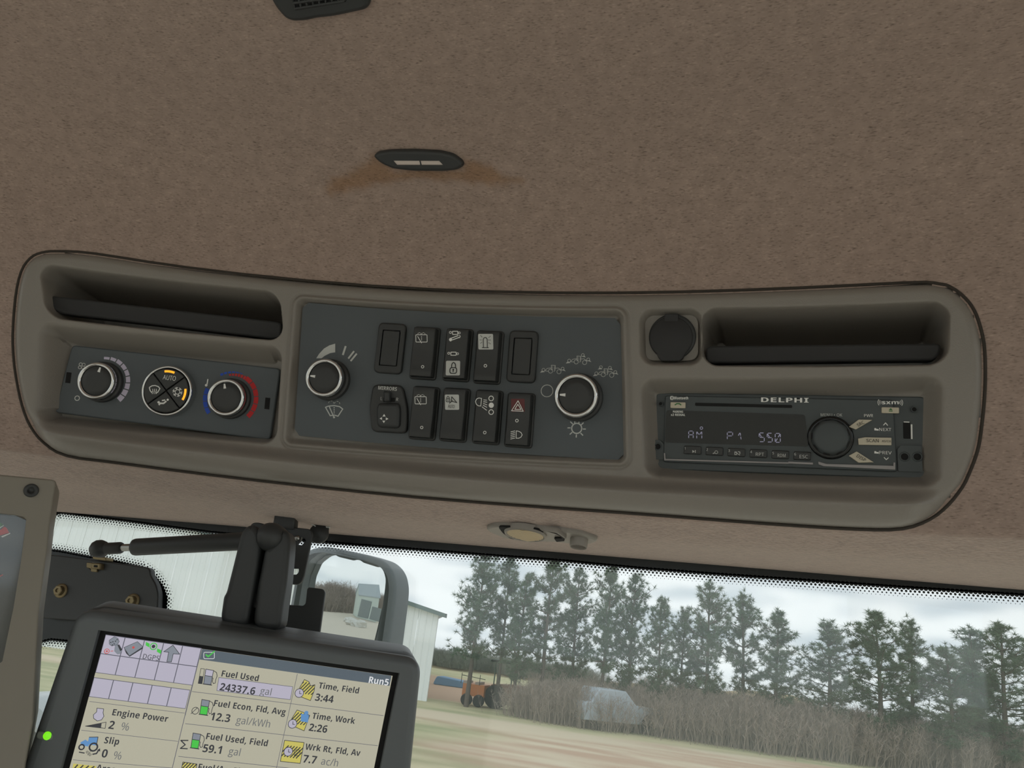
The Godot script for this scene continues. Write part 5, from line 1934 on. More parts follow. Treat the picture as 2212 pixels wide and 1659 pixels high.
func build_cluster() -> void:
	var T := upright(at(70, 1330, 0.52), 38)
	var o := thing("gauge_cluster", T, "grey-brown instrument housing at the left edge with coloured gauge marks", "gauge cluster")
	var face_px := [-60, 165, 0, 208, 930, 296, 990, 320, 1000, 380, 890, 1100, 830, 1660, 690, 2700, 580, 4660, 430, 5470, 380, 5900, -600, 5900, -600, 120]
	var b := MB.new()
	var outer := on(T, pxs(ZP, face_px), 0.0)
	var win := on(T, pxs(ZP, [-500, 860, 0, 902, 260, 930, 430, 966, 470, 1020, 440, 1300, 370, 1800, 240, 2600, 40, 3560, -500, 3900]), 0.0)
	b.prism(outer, -0.06, 0.0, 0.0012, 3, [win])
	part(o, "housing", b.mesh(), M.trim_grey)
	b = MB.new()
	b.prism(MB.inset(MB.ccw(win), -0.002), -0.012, -0.008)
	part(o, "dial_face", b.mesh(), M.gloss_black)
	b = MB.new()
	b.prism(MB.inset(MB.ccw(win), -0.002), -0.0022, -0.0018)
	part(o, "clear_cover", b.mesh(), M.clear_cover)
	b = MB.new()
	b.lathe([Vector2(0.0048, -0.002), Vector2(0.0046, 0.0012), Vector2(0.0038, 0.0018), Vector2(0.0022, 0.0019), Vector2(0.002, 0.0006), Vector2(0, 0.0006)], 24, Lens.onto(T, px1(ZP, 560, 495), 0.0))
	part(o, "screw", b.mesh(), M.black_plastic)
	for q in [[[-60, 1130, 0, 1058, 60, 1110, -40, 1190], M.print_green], [[-10, 1210, 80, 1142, 120, 1165, 162, 1250, 0, 1300], M.print_red], [[20, 1318, 180, 1252, 186, 1268, 40, 1334], M.print_white], [[-40, 1170, 66, 1116, 70, 1124, -40, 1192], M.print_white]]:
		b = MB.new()
		b.prism(on(T, pxs(ZP, q[0]), -0.007), -0.0085, -0.007)
		part(o, "gauge_mark", b.mesh(), q[1])
	b = MB.new()
	b.prism(on(T, pxs(Vector3(0, 940, 3.95), [-20, 1208, 22, 1188, 24, 1196, -20, 1218]), -0.006), -0.007, -0.0055)
	part(o, "gauge_needle", b.mesh(), M.print_red)

# ---- outside
const ORD := ["first", "second", "third", "fourth", "fifth", "sixth", "seventh", "eighth", "ninth", "tenth", "eleventh", "twelfth", "thirteenth", "fourteenth", "fifteenth", "sixteenth", "seventeenth", "eighteenth", "nineteenth", "twentieth"]
func build_ground() -> void:
	var m := mat("earth", Color(1, 1, 1), 0.95, 0.0, 0.2)
	m.vertex_color_use_as_albedo = true
	var n1 := FastNoiseLite.new()
	n1.seed = 21; n1.frequency = 0.05; n1.fractal_octaves = 4
	var n2 := FastNoiseLite.new()
	n2.seed = 33; n2.frequency = 0.5; n2.fractal_octaves = 3
	var red := srgb(194, 164, 140).srgb_to_linear()
	var pale := srgb(216, 200, 174).srgb_to_linear()
	var grass := srgb(162, 166, 126).srgb_to_linear()
	var dry := srgb(202, 192, 156).srgb_to_linear()
	var v := PackedVector3Array()
	var nn := PackedVector3Array()
	var col := PackedColorArray()
	var nx := 150
	var nz := 220
	for j in nz:
		var z := -6.0 - 90.0 * pow(j / float(nz - 1), 1.25)
		for i in nx:
			var x := -50.0 + 100.0 * i / (nx - 1)
			var w := n1.get_noise_2d(x, z * 2.0) * 3.0
			var f := n2.get_noise_2d(x * 0.35, z * 1.6)
			var c := dry
			# dirt yard, then a grassy verge, a pale track, and grass under the trees
			var zz := z + w * 0.6
			c = red.lerp(pale, clampf(0.35 + f * 1.2, 0, 1))
			c = c.lerp(grass.lerp(dry, clampf(0.45 + f, 0, 1)), smoothstep(-5.0, -8.5, x + w) * smoothstep(-30.0, -27.0, zz))
			c = c.lerp(grass.lerp(dry, clampf(0.5 + f * 1.5, 0, 1)), smoothstep(-0.1, 0.25, n1.get_noise_2d(x * 0.7 + 90.0, z * 3.0)) * 0.75 * smoothstep(-24.0, -20.0, zz))
			c = c.lerp(pale, smoothstep(-28.6, -29.6, zz) * smoothstep(-33.0, -32.0, zz) * smoothstep(3.0, -3.0, x))
			c = c.lerp(dry.lerp(grass, clampf(0.3 + f, 0, 1)), smoothstep(-31.0, -32.0, zz))
			c = c.lerp(red, smoothstep(-37.0, -39.0, zz) * smoothstep(-7.0, -9.0, x) * smoothstep(-62.0, -56.0, zz))
			v.append(Vector3(x, 0.0, z))
			nn.append(Vector3.UP)
			col.append(c)
	var ix := PackedInt32Array()
	for j in nz - 1:
		for i in nx - 1:
			var a := j * nx + i
			ix.append_array(PackedInt32Array([a, a + nx, a + 1, a + 1, a + nx, a + nx + 1]))
	shell("ground", grid_mesh(v, nn, PackedVector2Array(), col, ix), m)
	var far := mat("far_earth", srgb(208, 198, 182), 0.95, 0.0, 0.2)
	var b := MB.new()
	b.box(Vector3(-400, -0.6, -6.0), Vector3(400, -0.02, 500))
	b.box(Vector3(-400, -0.6, -96.0), Vector3(-50, -0.02, -6.0))
	b.box(Vector3(50, -0.6, -96.0), Vector3(400, -0.02, -6.0))
	shell("ground", b.mesh(), far)
	# low tan rise that closes the view behind the trees
	var hill := mat("hill_grass", srgb(182, 164, 130), 0.95, 0.0, 0.2)
	b = MB.new(true)
	var prof := [[-60, 0.3], [-26, 0.45], [-14, 0.4], [-5.3, 0.55], [3.4, 0.85], [9, 1.35], [11.7, 1.4], [15, 0.75], [19.6, -0.2], [30, -0.4], [60, -0.4]]
	for i in prof.size() - 1:
		for k in 6:
			var f0 := k / 6.0
			var f1 := (k + 1) / 6.0
			var xa := lerpf(prof[i][0], prof[i + 1][0], f0)
			var xb := lerpf(prof[i][0], prof[i + 1][0], f1)
			var ha := lerpf(prof[i][1], prof[i + 1][1], smoothstep(0, 1, f0)) + 0.08 * sin(xa * 1.7)
			var hb := lerpf(prof[i][1], prof[i + 1][1], smoothstep(0, 1, f1)) + 0.08 * sin(xb * 1.7)
			b.quad(Vector3(xa, -0.5, -62), Vector3(xb, -0.5, -62), Vector3(xb, hb, -80), Vector3(xa, ha, -80))
			b.quad(Vector3(xa, ha, -80), Vector3(xb, hb, -80), Vector3(xb, hb - 6, -110), Vector3(xa, ha - 6, -110))
	shell("ground", b.mesh(), hill)

func build_barn() -> void:
	var white := mat("barn_siding", srgb(244, 249, 250), 0.55)
	var trim := mat("barn_trim", srgb(104, 122, 120), 0.5)
	var roofm := mat("barn_roof", srgb(168, 176, 176), 0.5)
	var x1 := -9.98
	var x0 := -46.0
	var z := -35.4
	var ridge := -30.0
	var eave := 3.75
	var slope := 0.20
	var o := thing("metal_barn", Transform3D(Basis(), Vector3(x1, 0, z)), "large white metal-sided barn with a low gable", "building")
	var topy := func(x: float) -> float: return eave + slope * (x1 - x) if x > ridge else eave + slope * (x1 - ridge) - slope * (ridge - x)
	var w := 0.92
	var k := 0
	var x := x1
	while x > x0:
		var b := MB.new()
		var a := x - w - x1
		var c := x - x1 - 0.012
		var ya: float = topy.call(x - w)
		var yc: float = topy.call(x)
		b.quad(Vector3(a, 0, 0), Vector3(c, 0, 0), Vector3(c, yc, 0), Vector3(a, ya, 0))
		for i in 3:
			var r := a + 0.03 + i * 0.306
			var yr: float = topy.call(r + x1) - 0.02
			b.quad(Vector3(r, 0, 0), Vector3(r + 0.02, 0, 0.03), Vector3(r + 0.02, yr, 0.03), Vector3(r, yr, 0))
			b.quad(Vector3(r + 0.02, 0, 0.03), Vector3(r + 0.06, 0, 0.03), Vector3(r + 0.06, yr, 0.03), Vector3(r + 0.02, yr, 0.03))
			b.quad(Vector3(r + 0.06, 0, 0.03), Vector3(r + 0.08, 0, 0), Vector3(r + 0.08, yr, 0), Vector3(r + 0.06, yr, 0.03))
		part(o, "siding_panel", b.mesh(), white)
		x -= w
		k += 1
	var b := MB.new()
	b.quad(Vector3(0, 0, 0), Vector3(-9.6, 0, -30), Vector3(-9.6, eave, -30), Vector3(0, eave, 0))
	part(o, "side_wall", b.mesh(), white)
	b = MB.new()
	b.box(Vector3(-0.12, 0, -0.05), Vector3(0.03, eave, 0.04))
	part(o, "corner_trim", b.mesh(), white)
	for s in [0, 1]:
		b = MB.new()
		var xa: float = (ridge - x1) if s == 0 else (x0 - x1)
		var xb: float = 0.42 if s == 0 else (ridge - x1)
		var ya: float = topy.call(xa + x1)
		var yb: float = (eave - slope * 0.42) if s == 0 else topy.call(ridge)
		for q in [[0.0, 0.09, 0.30, -30.0]]:
			b.quad(Vector3(xa, ya + 0.09, q[2]), Vector3(xb, yb + 0.09, q[2]), Vector3(xb - 9.6, yb + 0.09, q[3]), Vector3(xa - 9.6, ya + 0.09, q[3]))
			b.quad(Vector3(xa, ya + 0.0, q[2]), Vector3(xb, yb + 0.0, q[2]), Vector3(xb - 9.6, yb + 0.0, q[3]), Vector3(xa - 9.6, ya + 0.0, q[3]))
		part(o, "roof_sheet", b.mesh(), roofm)
		b = MB.new()
		b.quad(Vector3(xa, ya - 0.08, 0.31), Vector3(xb, yb - 0.08, 0.31), Vector3(xb, yb + 0.10, 0.31), Vector3(xa, ya + 0.10, 0.31))
		b.quad(Vector3(xa, ya - 0.08, 0.31), Vector3(xb, yb - 0.08, 0.31), Vector3(xb, yb - 0.08, 0.0), Vector3(xa, ya - 0.08, 0.0))
		b.quad(Vector3(xb, yb - 0.08, 0.31), Vector3(xb, yb + 0.10, 0.31), Vector3(xb, yb + 0.10, 0.0), Vector3(xb, yb - 0.08, 0.0))
		part(o, "fascia", b.mesh(), trim)

var mir_o := Vector3()
var mir_n := Vector3()
func refl(px: Vector2) -> Array:
	var d := Lens.ray(px.x, px.y).normalized()
	var hit := EYE + d * ((mir_o - EYE).dot(mir_n) / d.dot(mir_n))
	return [hit, d - mir_n * 2.0 * d.dot(mir_n)]

func refl_ground(px: Vector2) -> Vector3:
	var r := refl(px)
	return r[0] + r[1] * (r[0].y / -r[1].y)

func refl_over(px: Vector2, foot: Vector3) -> Vector3:
	var r := refl(px)
	var h: float = Vector2(foot.x - r[0].x, foot.z - r[0].z).length() / Vector2(r[1].x, r[1].z).length()
	return r[0] + r[1] * h

func refl_wall(px: Vector2, p: Vector3, n: Vector3) -> Vector3:
	var r := refl(px)
	return r[0] + r[1] * ((p - r[0]).dot(n) / r[1].dot(n))

func build_mirror() -> void:
	var p := at(765, 1310, 2.0)
	var to_cam := Vector3(EYE.x - p.x, 0, EYE.z - p.z).normalized()
	var away := Vector3(-0.60, 0, 0.80)
	var h := (to_cam + away).normalized()
	var T := tilted(p, rad_to_deg(atan2(h.x, h.z)), 1.3)
	mir_o = p + T.basis.z * 0.004
	mir_n = T.basis.z
	var o := thing("exterior_mirror", T, "grey-framed exterior rear-view mirror reflecting a shed", "mirror")
	var glass := MB.rounded(on(T, pxs(ZM, [430, 205, 570, 192, 620, 222, 840, 275, 880, 262, 930, 270, 975, 305, 1180, 370, 1240, 366, 1310, 420, 1332, 500, 1325, 600, 1285, 780, 1160, 1300, 1040, 1780, 60, 1650, 100, 1200, 160, 850, 220, 500, 300, 320])), 0.004, 2)
	var outer := MB.rounded(on(T, pxs(ZM, [140, 300, 210, 165, 330, 105, 500, 88, 700, 122, 1100, 208, 1290, 270, 1400, 360, 1470, 480, 1500, 660, 1480, 900, 1390, 1560, 1330, 1950, -150, 1780, -60, 1200, 60, 560])), 0.012, 3)
	var inner := MB.rounded(on(T, pxs(ZM, [430, 190, 560, 165, 700, 178, 900, 232, 1180, 320, 1290, 370, 1345, 450, 1372, 560, 1360, 700, 1320, 1000, 1230, 1560, 1150, 1830, 40, 1690, 100, 1150, 160, 800, 215, 480, 300, 290])), 0.006, 2)
	var b := MB.new()
	b.prism(outer, -0.05, 0.035, 0.016, 4, [inner])
	part(o, "frame", b.mesh(), M.mirror_plastic)
	b = MB.new()
	b.prism(MB.inset(MB.ccw(outer), 0.006), -0.06, -0.03, 0.0)
	part(o, "back_shell", b.mesh(), M.mirror_plastic)
	b = MB.new()
	b.prism(MB.inset(MB.ccw(inner), -0.004), -0.03, 0.0)
	part(o, "seal", b.mesh(), M.mirror_plastic)
	b = MB.new()
	b.cap(glass, 0.004)
	var gl := part(o, "mirror_glass", b.mesh(), M.silver)
	b = MB.new()
	var foot := T.affine_inverse() * Vector3(p.x - 0.08, 1.7, p.z - 0.02)
	b.tube([Vector3(-0.03, -0.09, -0.05), Vector3(-0.05, -0.2, -0.06), foot], [0.014, 0.014, 0.016], 12)
	part(o, "mount_arm", b.mesh(), M.mirror_plastic)
	# what it shows: a shed, rubble and brush in the yard behind the cab
	var c := refl_ground(px1(ZM, 852, 1080))
	var l := refl_ground(px1(ZM, 745, 985))
	var r := refl_ground(px1(ZM, 1180, 1168))
	l = c + (l - c).limit_length(9.0)
	r = c + (r - c).normalized() * 11.0
	var bk := l + (r - c)
	var eave: float = refl_over(px1(ZM, 910, 752), c).y
	var mid := (c + l) * 0.5
	var apex: float = refl_over(px1(ZM, 872, 612), mid).y
	var wallm := mat("shed_wall", srgb(196, 208, 200), 0.7)
	var roofm := mat("shed_roof", srgb(160, 172, 178), 0.6)
	var doorm := mat("shed_door", srgb(120, 130, 130), 0.7)
	var s := thing("farm_shed", Transform3D(Basis(), c), "pale green shed with two grey doors seen in the exterior mirror", "building")
	var up := Vector3.UP
	var L := l - c
	var R := r - c
	var E := up * eave
	var A0 := L * 0.5 + up * apex
	b = MB.new()
	b.quad(Vector3.ZERO, L, L + E, E)
	b.tri(E, L + E, A0)
	part(s, "gable_wall", b.mesh(), wallm)
	b = MB.new()
	b.quad(R, R + L, R + L + E, R + E)
	b.tri(R + E, R + L + E, R + A0)
	part(s, "gable_wall", b.mesh(), wallm)
	for q in [[Vector3.ZERO, R], [L, L + R]]:
		b = MB.new()
		b.quad(q[0], q[1], q[1] + E, q[0] + E)
		part(s, "long_wall", b.mesh(), wallm)
	var out_r := -R.normalized() * 0.4
	for q in [Vector3.ZERO, L]:
		b = MB.new()
		var ov: Vector3 = (q - L * 0.5).normalized() * 0.4 - up * 0.18
		var t1: Vector3 = q + E + ov
		b.quad(t1 + out_r, t1 + R - out_r, A0 + R - out_r, A0 + out_r)
		b.quad(t1 + out_r + up * 0.12, t1 + R - out_r + up * 0.12, A0 + R - out_r + up * 0.12, A0 + out_r + up * 0.12)
		b.quad(t1 + out_r, t1 + out_r + up * 0.12, A0 + out_r + up * 0.12, A0 + out_r)
		b.quad(t1 + out_r, t1 + R - out_r, t1 + R - out_r + up * 0.12, t1 + out_r + up * 0.12)
		part(s, "roof_slope", b.mesh(), roofm)
	var wn := R.cross(up).normalized()
	if wn.dot(mir_o - c) < 0.0:
		wn = -wn
	for d in [[940, 822, 1085, 862, 1030, 1105, 882, 1072], [1095, 930, 1225, 965, 1185, 1150, 1050, 1110]]:
		var k: Array = []
		for i in 4:
			k.append(refl_wall(px1(ZM, d[2 * i], d[2 * i + 1]), c, wn) - c + wn * 0.04)
		b = MB.new()
		b.quad(k[0], k[1], k[2], k[3])
		for i in 4:
			b.quad(k[i], k[(i + 1) % 4], k[(i + 1) % 4] - wn * 0.05, k[i] - wn * 0.05)
		part(s, "door", b.mesh(), doorm)
	# rubble in front of the shed
	var rock := mat("pale_concrete", srgb(208, 206, 198), 0.8)
	var spots := [[720, 1130], [760, 1150], [790, 1180], [830, 1195], [870, 1200], [930, 1215]]
	for i in spots.size():
		var g := refl_ground(px1(ZM, spots[i][0], spots[i][1] + 14))
		var ro := thing("concrete_block", Transform3D(Basis(up, i * 1.3), g), ["pale rubble block farthest left before the shed in the mirror", "second pale rubble block from the left in the mirror", "third pale rubble block from the left in the mirror", "fourth pale rubble block from the left in the mirror", "fifth pale rubble block from the left in the mirror", "pale rubble block farthest right before the shed in the mirror"][i], "rubble", "rubble blocks before the shed")
		part(ro, "block", boulder(0.35 + 0.1 * (i % 3), i + 3), rock)
	# brush behind
	var bm: Material = M.twig
	var brush := [[330, 985, 1.15], [430, 985, 1.3], [520, 980, 1.4], [610, 985, 1.35], [690, 985, 1.2], [760, 960, 1.0], [1030, 900, 1.1], [1150, 900, 1.2], [1250, 910, 1.2], [570, 930, 1.6], [400, 930, 1.5]]
	for i in brush.size():
		var g := refl_ground(px1(ZM, brush[i][0], brush[i][1]))
		var fl := Vector3(g.x, 0, g.z)
		var dd := fl - Vector3(mir_o.x, 0, mir_o.z)
		if dd.length() > 115.0:
			fl = Vector3(mir_o.x, 0, mir_o.z) + dd.normalized() * (108.0 + 3.0 * (i % 3))
		var sh := thing("bare_thicket", Transform3D(Basis(up, i * 0.9).scaled(Vector3.ONE * float(brush[i][2]) * 1.35), fl), "bare grey-brown thicket, %s of those seen in the mirror" % ORD[i], "shrub", "thickets seen in the exterior mirror")
		tag(part(sh, "twigs", twigs(i % 3), bm), "", "", "", "stuff")
	# verge of weedy grass before the shed, as a low bank
	gl.set_meta("label", "silvered mirror glass")

func boulder(r: float, sd: int) -> ArrayMesh:
	var rn := RandomNumberGenerator.new()
	rn.seed = sd
	var b := MB.new()
	var sm := SphereMesh.new()
	sm.radius = r; sm.height = r * 1.5; sm.radial_segments = 9; sm.rings = 5
	var a := sm.get_mesh_arrays()
	var vv: PackedVector3Array = a[Mesh.ARRAY_VERTEX]
	var ii: PackedInt32Array = a[Mesh.ARRAY_INDEX]
	var moved := {}
	for i in range(0, ii.size(), 3):
		var t: Array[Vector3] = []
		for k in 3:
			var q := vv[ii[i + k]]
			var key := q.snapped(Vector3.ONE * 0.01)
			if not moved.has(key):
				moved[key] = q * rn.randf_range(0.75, 1.2) + Vector3(0, r * 0.35, 0)
			t.append(moved[key])
		b.tri(t[0], t[1], t[2])
	return b.mesh()

var twig_cache := {}
func twigs(k: int) -> ArrayMesh:
	if twig_cache.has(k):
		return twig_cache[k]
	var rn := RandomNumberGenerator.new()
	rn.seed = 100 + k
	var b := MB.new()
	for i in 520:
		var p := Vector3(rn.randfn(0, 0.75), 0, rn.randfn(0, 0.55))
		var h := rn.randf_range(0.7, 1.0) * 2.0 * (1.0 - 0.12 * absf(p.x))
		var lean_v := Vector3(rn.randfn(p.x * 0.16, 0.16), 1, rn.randfn(p.z * 0.16, 0.16)).normalized()
		var q := p + lean_v * h
		blade(b, p, q, 0.02, rn)
		for j in 9:
			var f := rn.randf_range(0.2, 0.95)
			var s := p.lerp(q, f)
			var dv := Vector3(rn.randfn(0, 0.55), rn.randf_range(0.35, 0.9), rn.randfn(0, 0.55)).normalized()
			blade(b, s, s + dv * rn.randf_range(0.25, 0.6) * (1.2 - f * 0.6), 0.014, rn)
	var m := b.mesh()
	twig_cache[k] = m
	return m

func blade(b: MB, p: Vector3, q: Vector3, w: float, rn: RandomNumberGenerator) -> void:
	var d := (q - p).normalized()
	var s := d.cross(Vector3(rn.randfn(), rn.randfn() * 0.3, rn.randfn())).normalized() * w * 0.5
	b.tri(p - s, p + s, q)
	var s2 := d.cross(s).normalized() * w * 0.5
	b.tri(p - s2, p + s2, q)

func pine_mesh(sd: int, low: float, wide: float) -> Array:
	var rn := RandomNumberGenerator.new()
	rn.seed = sd
	var tr := MB.new(true)
	var fo := MB.new()
	# unit tree: one metre for a tenth of the height, ten high
	var pts: Array = []
	var rad: Array = []
	var bend := rn.randf_range(-0.25, 0.25)
	for i in 9:
		var f := i / 8.0
		pts.append(Vector3(sin(f * 2.6) * bend, f * 9.7, cos(f * 2.0) * 0.12))
		rad.append(lerpf(0.16, 0.03, f))
	tr.tube(pts, rad, 8)
	var y := low * 10.0
	while y < 9.9:
		var f := y / 10.0
		var c := (f - low) / (1.0 - low)
		var reach := wide * (0.42 + 0.58 * sin(PI * pow(1.0 - c, 0.75) * 0.62)) * smoothstep(1.06, 0.72, c)
		if c < 0.15:
			reach *= rn.randf_range(0.45, 1.0)
		var axis := Vector3(sin(f * 2.6) * bend, y, cos(f * 2.0) * 0.12)
		var nb := 5 if c < 0.75 else 4
		for k in nb:
			var a := rn.randf() * TAU
			var len_b := reach * rn.randf_range(0.55, 1.12)
			var dir := Vector3(cos(a), rn.randf_range(0.05, 0.5) + c * 0.5, sin(a)).normalized()
			var mid := axis + dir * len_b * 0.5 + Vector3(0, -0.05 * len_b, 0)
			var tip := axis + dir * len_b + Vector3(0, 0.12 * len_b, 0)
			tr.tube([axis, mid, tip], [0.045, 0.03, 0.012], 4, false)
			var nt := int(4 + len_b * 3.8)
			for t in nt:
				var g := lerpf(0.30, 1.0, t / float(maxi(nt - 1, 1)))
				var base := axis.lerp(mid, g * 2.0) if g < 0.5 else mid.lerp(tip, g * 2.0 - 1.0)
				base += Vector3(rn.randfn(0, 0.16), rn.randfn(0, 0.12), rn.randfn(0, 0.16))
				var ax := (dir + Vector3(rn.randfn(0, 0.4), 0.55, rn.randfn(0, 0.4))).normalized()
				for q in 34:
					var nd := (ax * 0.5 + Vector3(rn.randfn(), rn.randfn(), rn.randfn()).normalized()).normalized()
					var s := nd.cross(Vector3(rn.randfn(), rn.randfn(), rn.randfn())).normalized() * 0.015
					var st := base - ax * 0.08
					fo.tri(st - s, st + s, st + nd * rn.randf_range(0.2, 0.42))
		y += rn.randf_range(0.42, 0.66)
	return [tr.mesh(), fo.mesh()]

func build_pines() -> void:
	var bark := mat("pine_bark", srgb(104, 94, 86), 0.9)
	var needle := mat("pine_needles", srgb(92, 112, 90), 0.8, 0.0, 0.3)
	needle.backlight_enabled = true
	needle.backlight = srgb(60, 76, 52)
	var kinds: Array = []
	for k in 6:
		kinds.append(pine_mesh(40 + k, [0.30, 0.24, 0.34, 0.2, 0.28, 0.16][k], [1.9, 1.7, 1.75, 2.0, 1.8, 2.1][k]))
	# tops in the photograph, how far off, width, kind
	var row := [[1050, 1190, 35.6, 1.15, 0], [1104, 1203, 36.6, 1.0, 2], [1142, 1238, 35.2, 0.9, 1], [1200, 1198, 35.8, 1.15, 4], [1256, 1226, 36.8, 1.0, 3], [1320, 1226, 35.4, 1.0, 2], [1378, 1240, 36.4, 0.95, 5], [1432, 1288, 35.2, 0.9, 1], [1482, 1312, 36.2, 0.8, 3], [1533, 1253, 35.6, 1.1, 0], [1605, 1278, 36.4, 1.1, 4], [1678, 1323, 35.4, 1.15, 2], [1780, 1338, 36.0, 1.35, 3], [1887, 1320, 35.6, 1.35, 5], [1965, 1335, 36.6, 1.1, 4], [2040, 1396, 35.2, 1.3, 1], [2096, 1353, 36.4, 1.3, 0], [2158, 1346, 35.8, 1.45, 5]]
	for i in row.size():
		var r: Array = row[i]
		var top := at_z(r[0], r[1], -float(r[2]))
		var k: float = top.y / 10.0
		var wd: float = 0.62 * float(r[3])
		var o := thing("pine_tree", Transform3D(Basis(Vector3.UP, i * 2.1).scaled(Vector3(wd, k, wd)), Vector3(top.x, 0, top.z)), "%s pine from the left in the row of trees" % ORD[i], "tree", "row of pines across the yard")
		part(o, "trunk", kinds[r[4]][0], bark)
		tag(part(o, "foliage", kinds[r[4]][1], needle), "", "", "", "stuff")

func wheel(b: MB, c: Vector3, r: float, w: float, axis: Vector3) -> void:
	b.tube([c - axis * w / 2, c - axis * w * 0.4, c + axis * w * 0.4, c + axis * w / 2], [r * 0.86, r, r, r * 0.86], 18)

func build_yard() -> void:
	# brush along the track, nearer and farther row
	var spots := [[1150, 1552, 0.75], [1195, 1558, 0.95], [1240, 1566, 1.0], [1284, 1572, 0.9], [1390, 1576, 0.8], [1395, 1582, 1.05], [1450, 1590, 1.1], [1505, 1597, 1.1], [1560, 1606, 1.1], [1615, 1616, 1.15], [1670, 1622, 1.15], [1730, 1630, 1.15], [1790, 1638, 1.15], [1850, 1646, 1.1], [1910, 1652, 1.1], [1970, 1660, 1.1], [2030, 1668, 1.1], [2090, 1674, 1.1], [2150, 1682, 1.15], [2210, 1690, 1.2], [1220, 1540, 1.1], [1290, 1548, 1.0], [1420, 1566, 1.2], [1530, 1582, 1.15], [1640, 1596, 1.1], [1750, 1612, 1.1], [1860, 1628, 1.1], [1970, 1640, 1.1], [2080, 1655, 1.1], [2190, 1668, 1.15]]
	for i in spots.size():
		var g := ground(spots[i][0], spots[i][1])
		var o := thing("bare_shrub", Transform3D(Basis(Vector3.UP, i * 1.7).scaled(Vector3(1.05, 1.0, 1.0) * float(spots[i][2])), Vector3(g.x, 0, g.z)), ("leafless grey-brown shrub, %s from the left in the front row" % ORD[i] if i < 20 else "leafless grey-brown shrub, %s from the left in the back row" % ORD[i - 20]), "shrub", "scrub along the track")
		tag(part(o, "twigs", twigs(i % 3), M.twig), "", "", "", "stuff")
	# distant grey brush on the rise at the left
	for i in 9:
		var x := -22.0 + i * 1.9
		var o := thing("distant_bush", Transform3D(Basis(Vector3.UP, i * 2.3).scaled(Vector3(1.5, 0.85, 1.2)), Vector3(x, 0.2, -76.0 + (i % 3) * 1.5)), "hazy grey-green bush on the far rise, %s from the barn" % ORD[i], "shrub", "bushes on the far rise")
		tag(part(o, "twigs", twigs((i + 1) % 3), M.far_twig), "", "", "", "stuff")
	# orange wagon behind the first trunk
	var orange := mat("orange_paint", srgb(196, 122, 70), 0.6)
	var tire := mat("tire_rubber", srgb(44, 42, 42), 0.85)
	var g := ground(1022, 1524)
	var o := thing("orange_wagon", Transform3D(Basis(), Vector3(g.x, 0, g.z)), "orange farm wagon standing behind the first pine trunk", "wagon")
	var b := MB.new()
	b.box(Vector3(-0.45, 0.42, -0.6), Vector3(0.55, 0.92, 0.6))
	part(o, "box", b.mesh(), orange)
	for q in [[-0.45, -0.35], [0.1, 0.1]]:
		b = MB.new()
		b.box(Vector3(q[0], 0.92, -0.6), Vector3(q[0] + 0.18, 1.02, 0.6))
		part(o, "stake", b.mesh(), M.twig)
	for sx in [-0.2, 0.35]:
		b = MB.new()
		wheel(b, Vector3(sx, 0.26, 0.62), 0.26, 0.16, Vector3(0, 0, 1))
		part(o, "wheel", b.mesh(), tire)
	for sx in [-0.55, 0.3]:
		b = MB.new()
		b.tube([Vector3(sx, 0.9, 0.6), Vector3(sx, 1.35, 0.6)], [0.015, 0.015], 5)
		part(o, "rail_post", b.mesh(), tire)
	b = MB.new()
	b.tube([Vector3(-0.55, 1.25, 0.6), Vector3(0.55, 1.18, 0.6)], [0.015, 0.015], 5)
	part(o, "rail", b.mesh(), tire)
	# old tractor with a canopy
	g = ground(1085, 1538)
	var rust := mat("rust_paint", srgb(148, 110, 92), 0.8)
	var grn := mat("dull_green", srgb(92, 110, 98), 0.7)
	o = thing("old_tractor", Transform3D(Basis(), Vector3(g.x, 0, g.z - 1.5)), "rusty old tractor with a canopy half hidden by brush", "tractor")
	b = MB.new()
	b.prism(MB.rounded(PackedVector2Array([Vector2(-0.9, 0.55), Vector2(1.2, 0.5), Vector2(1.25, 1.0), Vector2(0.2, 1.1), Vector2(-0.9, 1.0)]), 0.12), -0.35, 0.35, 0.05)
	part(o, "body", b.mesh(), rust)
	for q in [[-0.6, 0.5, 0.5], [0.9, 0.36, 0.36]]:
		for sz in [-0.45, 0.45]:
			b = MB.new()
			wheel(b, Vector3(q[0], q[1], sz), q[2], 0.24, Vector3(0, 0, 1))
			part(o, "wheel", b.mesh(), tire)
	for q in [[-0.75, -0.35], [-0.75, 0.35], [0.05, -0.35], [0.05, 0.35]]:
		b = MB.new()
		b.tube([Vector3(q[0], 1.0, q[1]), Vector3(q[0], 1.95, q[1])], [0.03, 0.03], 6)
		part(o, "canopy_post", b.mesh(), grn)
	b = MB.new()
	b.prism(MB.rounded(PackedVector2Array([Vector2(-1.0, 1.95), Vector2(0.35, 1.95), Vector2(0.3, 2.08), Vector2(-0.95, 2.08)]), 0.05), -0.55, 0.55, 0.03)
	part(o, "canopy", b.mesh(), grn)
	# blue tarp far off
	var tarp := mat("blue_tarp", srgb(104, 138, 168), 0.6)
	g = ground(974, 1482)
	o = thing("blue_tarp_stack", Transform3D(Basis(), Vector3(g.x, 0, g.z)), "low stack under a blue tarp beyond the barn corner", "tarp")
	b = MB.new()
	b.prism(MB.rounded(PackedVector2Array([Vector2(-1.0, 0), Vector2(1.0, 0), Vector2(0.9, 0.38), Vector2(-0.8, 0.5)]), 0.15), -0.6, 0.6, 0.05)
	part(o, "cover", b.mesh(), tarp)
	# pale pickup front in the brush
	var paint := mat("pale_blue_paint", srgb(176, 186, 196), 0.35)
	g = ground(1334, 1590)
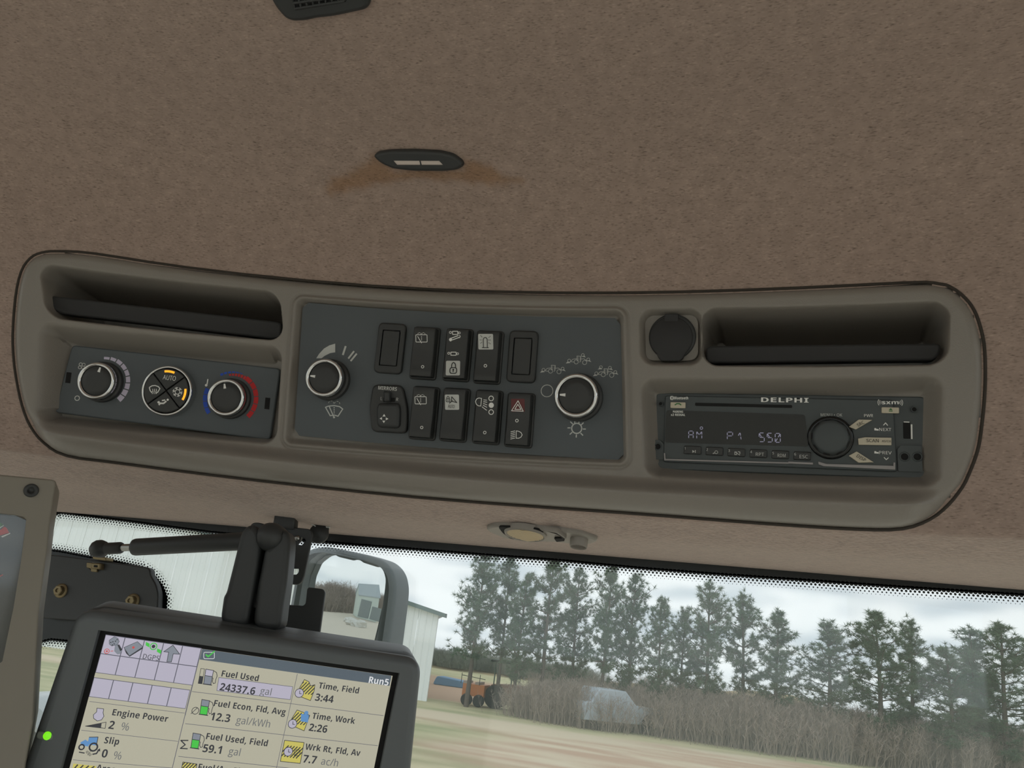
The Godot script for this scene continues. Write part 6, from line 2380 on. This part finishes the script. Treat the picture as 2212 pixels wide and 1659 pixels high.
	o = thing("pickup_truck", Transform3D(Basis(Vector3.UP, 0.55), Vector3(g.x + 1.35, 0, g.z - 2.4)), "front of a pale pickup truck parked in the brush", "truck")
	var side := PackedVector2Array([Vector2(-3.2, 0.35), Vector2(-0.62, 0.35)])
	for i in 9:
		var a := PI - PI * i / 8.0
		side.append(Vector2(-0.18 + 0.42 * cos(a), 0.35 + 0.42 * sin(a)))
	side.append_array(PackedVector2Array([Vector2(0.45, 0.35), Vector2(0.48, 0.8), Vector2(0.3, 0.98), Vector2(-0.9, 1.06), Vector2(-1.4, 1.55), Vector2(-2.6, 1.55), Vector2(-2.9, 1.05), Vector2(-3.2, 1.0)]))
	b = MB.new()
	b.prism(side, -1.5, 0.0, 0.04)
	part(o, "body", b.mesh(), paint)
	for q in [-0.18, -2.5]:
		b = MB.new()
		wheel(b, Vector3(q, 0.33, -0.12), 0.33, 0.2, Vector3(0, 0, 1))
		part(o, "wheel", b.mesh(), tire)
	# the tractor's own front fender beyond the left pillar
	var c := at(96, 1560, 3.3)
	o = thing("front_fender", Transform3D(Basis(), c), "pale grey fender over a dark tire beyond the windshield pillar", "fender")
	var fend := mat("fender_grey", srgb(150, 156, 160), 0.2)
	b = MB.new(true)
	var prev: Array = []
	for i in 13:
		var a := deg_to_rad(20 + 140.0 * i / 12)
		var rr := 0.2
		var cur := [Vector3(cos(a) * rr * 1.5, -0.08 + sin(a) * rr, -0.5), Vector3(cos(a) * rr * 1.5, -0.08 + sin(a) * rr, 0.25), Vector3(cos(a) * rr * 1.5, -0.08 + sin(a) * rr - 0.05, 0.27), Vector3(cos(a) * rr * 1.42, -0.08 + sin(a) * (rr - 0.03) - 0.05, 0.25)]
		if i:
			for j in 3:
				b.group(j)
				b.quad(prev[j], prev[j + 1], cur[j + 1], cur[j])
		prev = cur
	part(o, "fender_shell", b.mesh(), fend)
	b = MB.new()
	wheel(b, Vector3(0.22, -0.45, -0.1), 0.5, 0.5, Vector3(0, 0, 1))
	part(o, "tire", b.mesh(), tire)
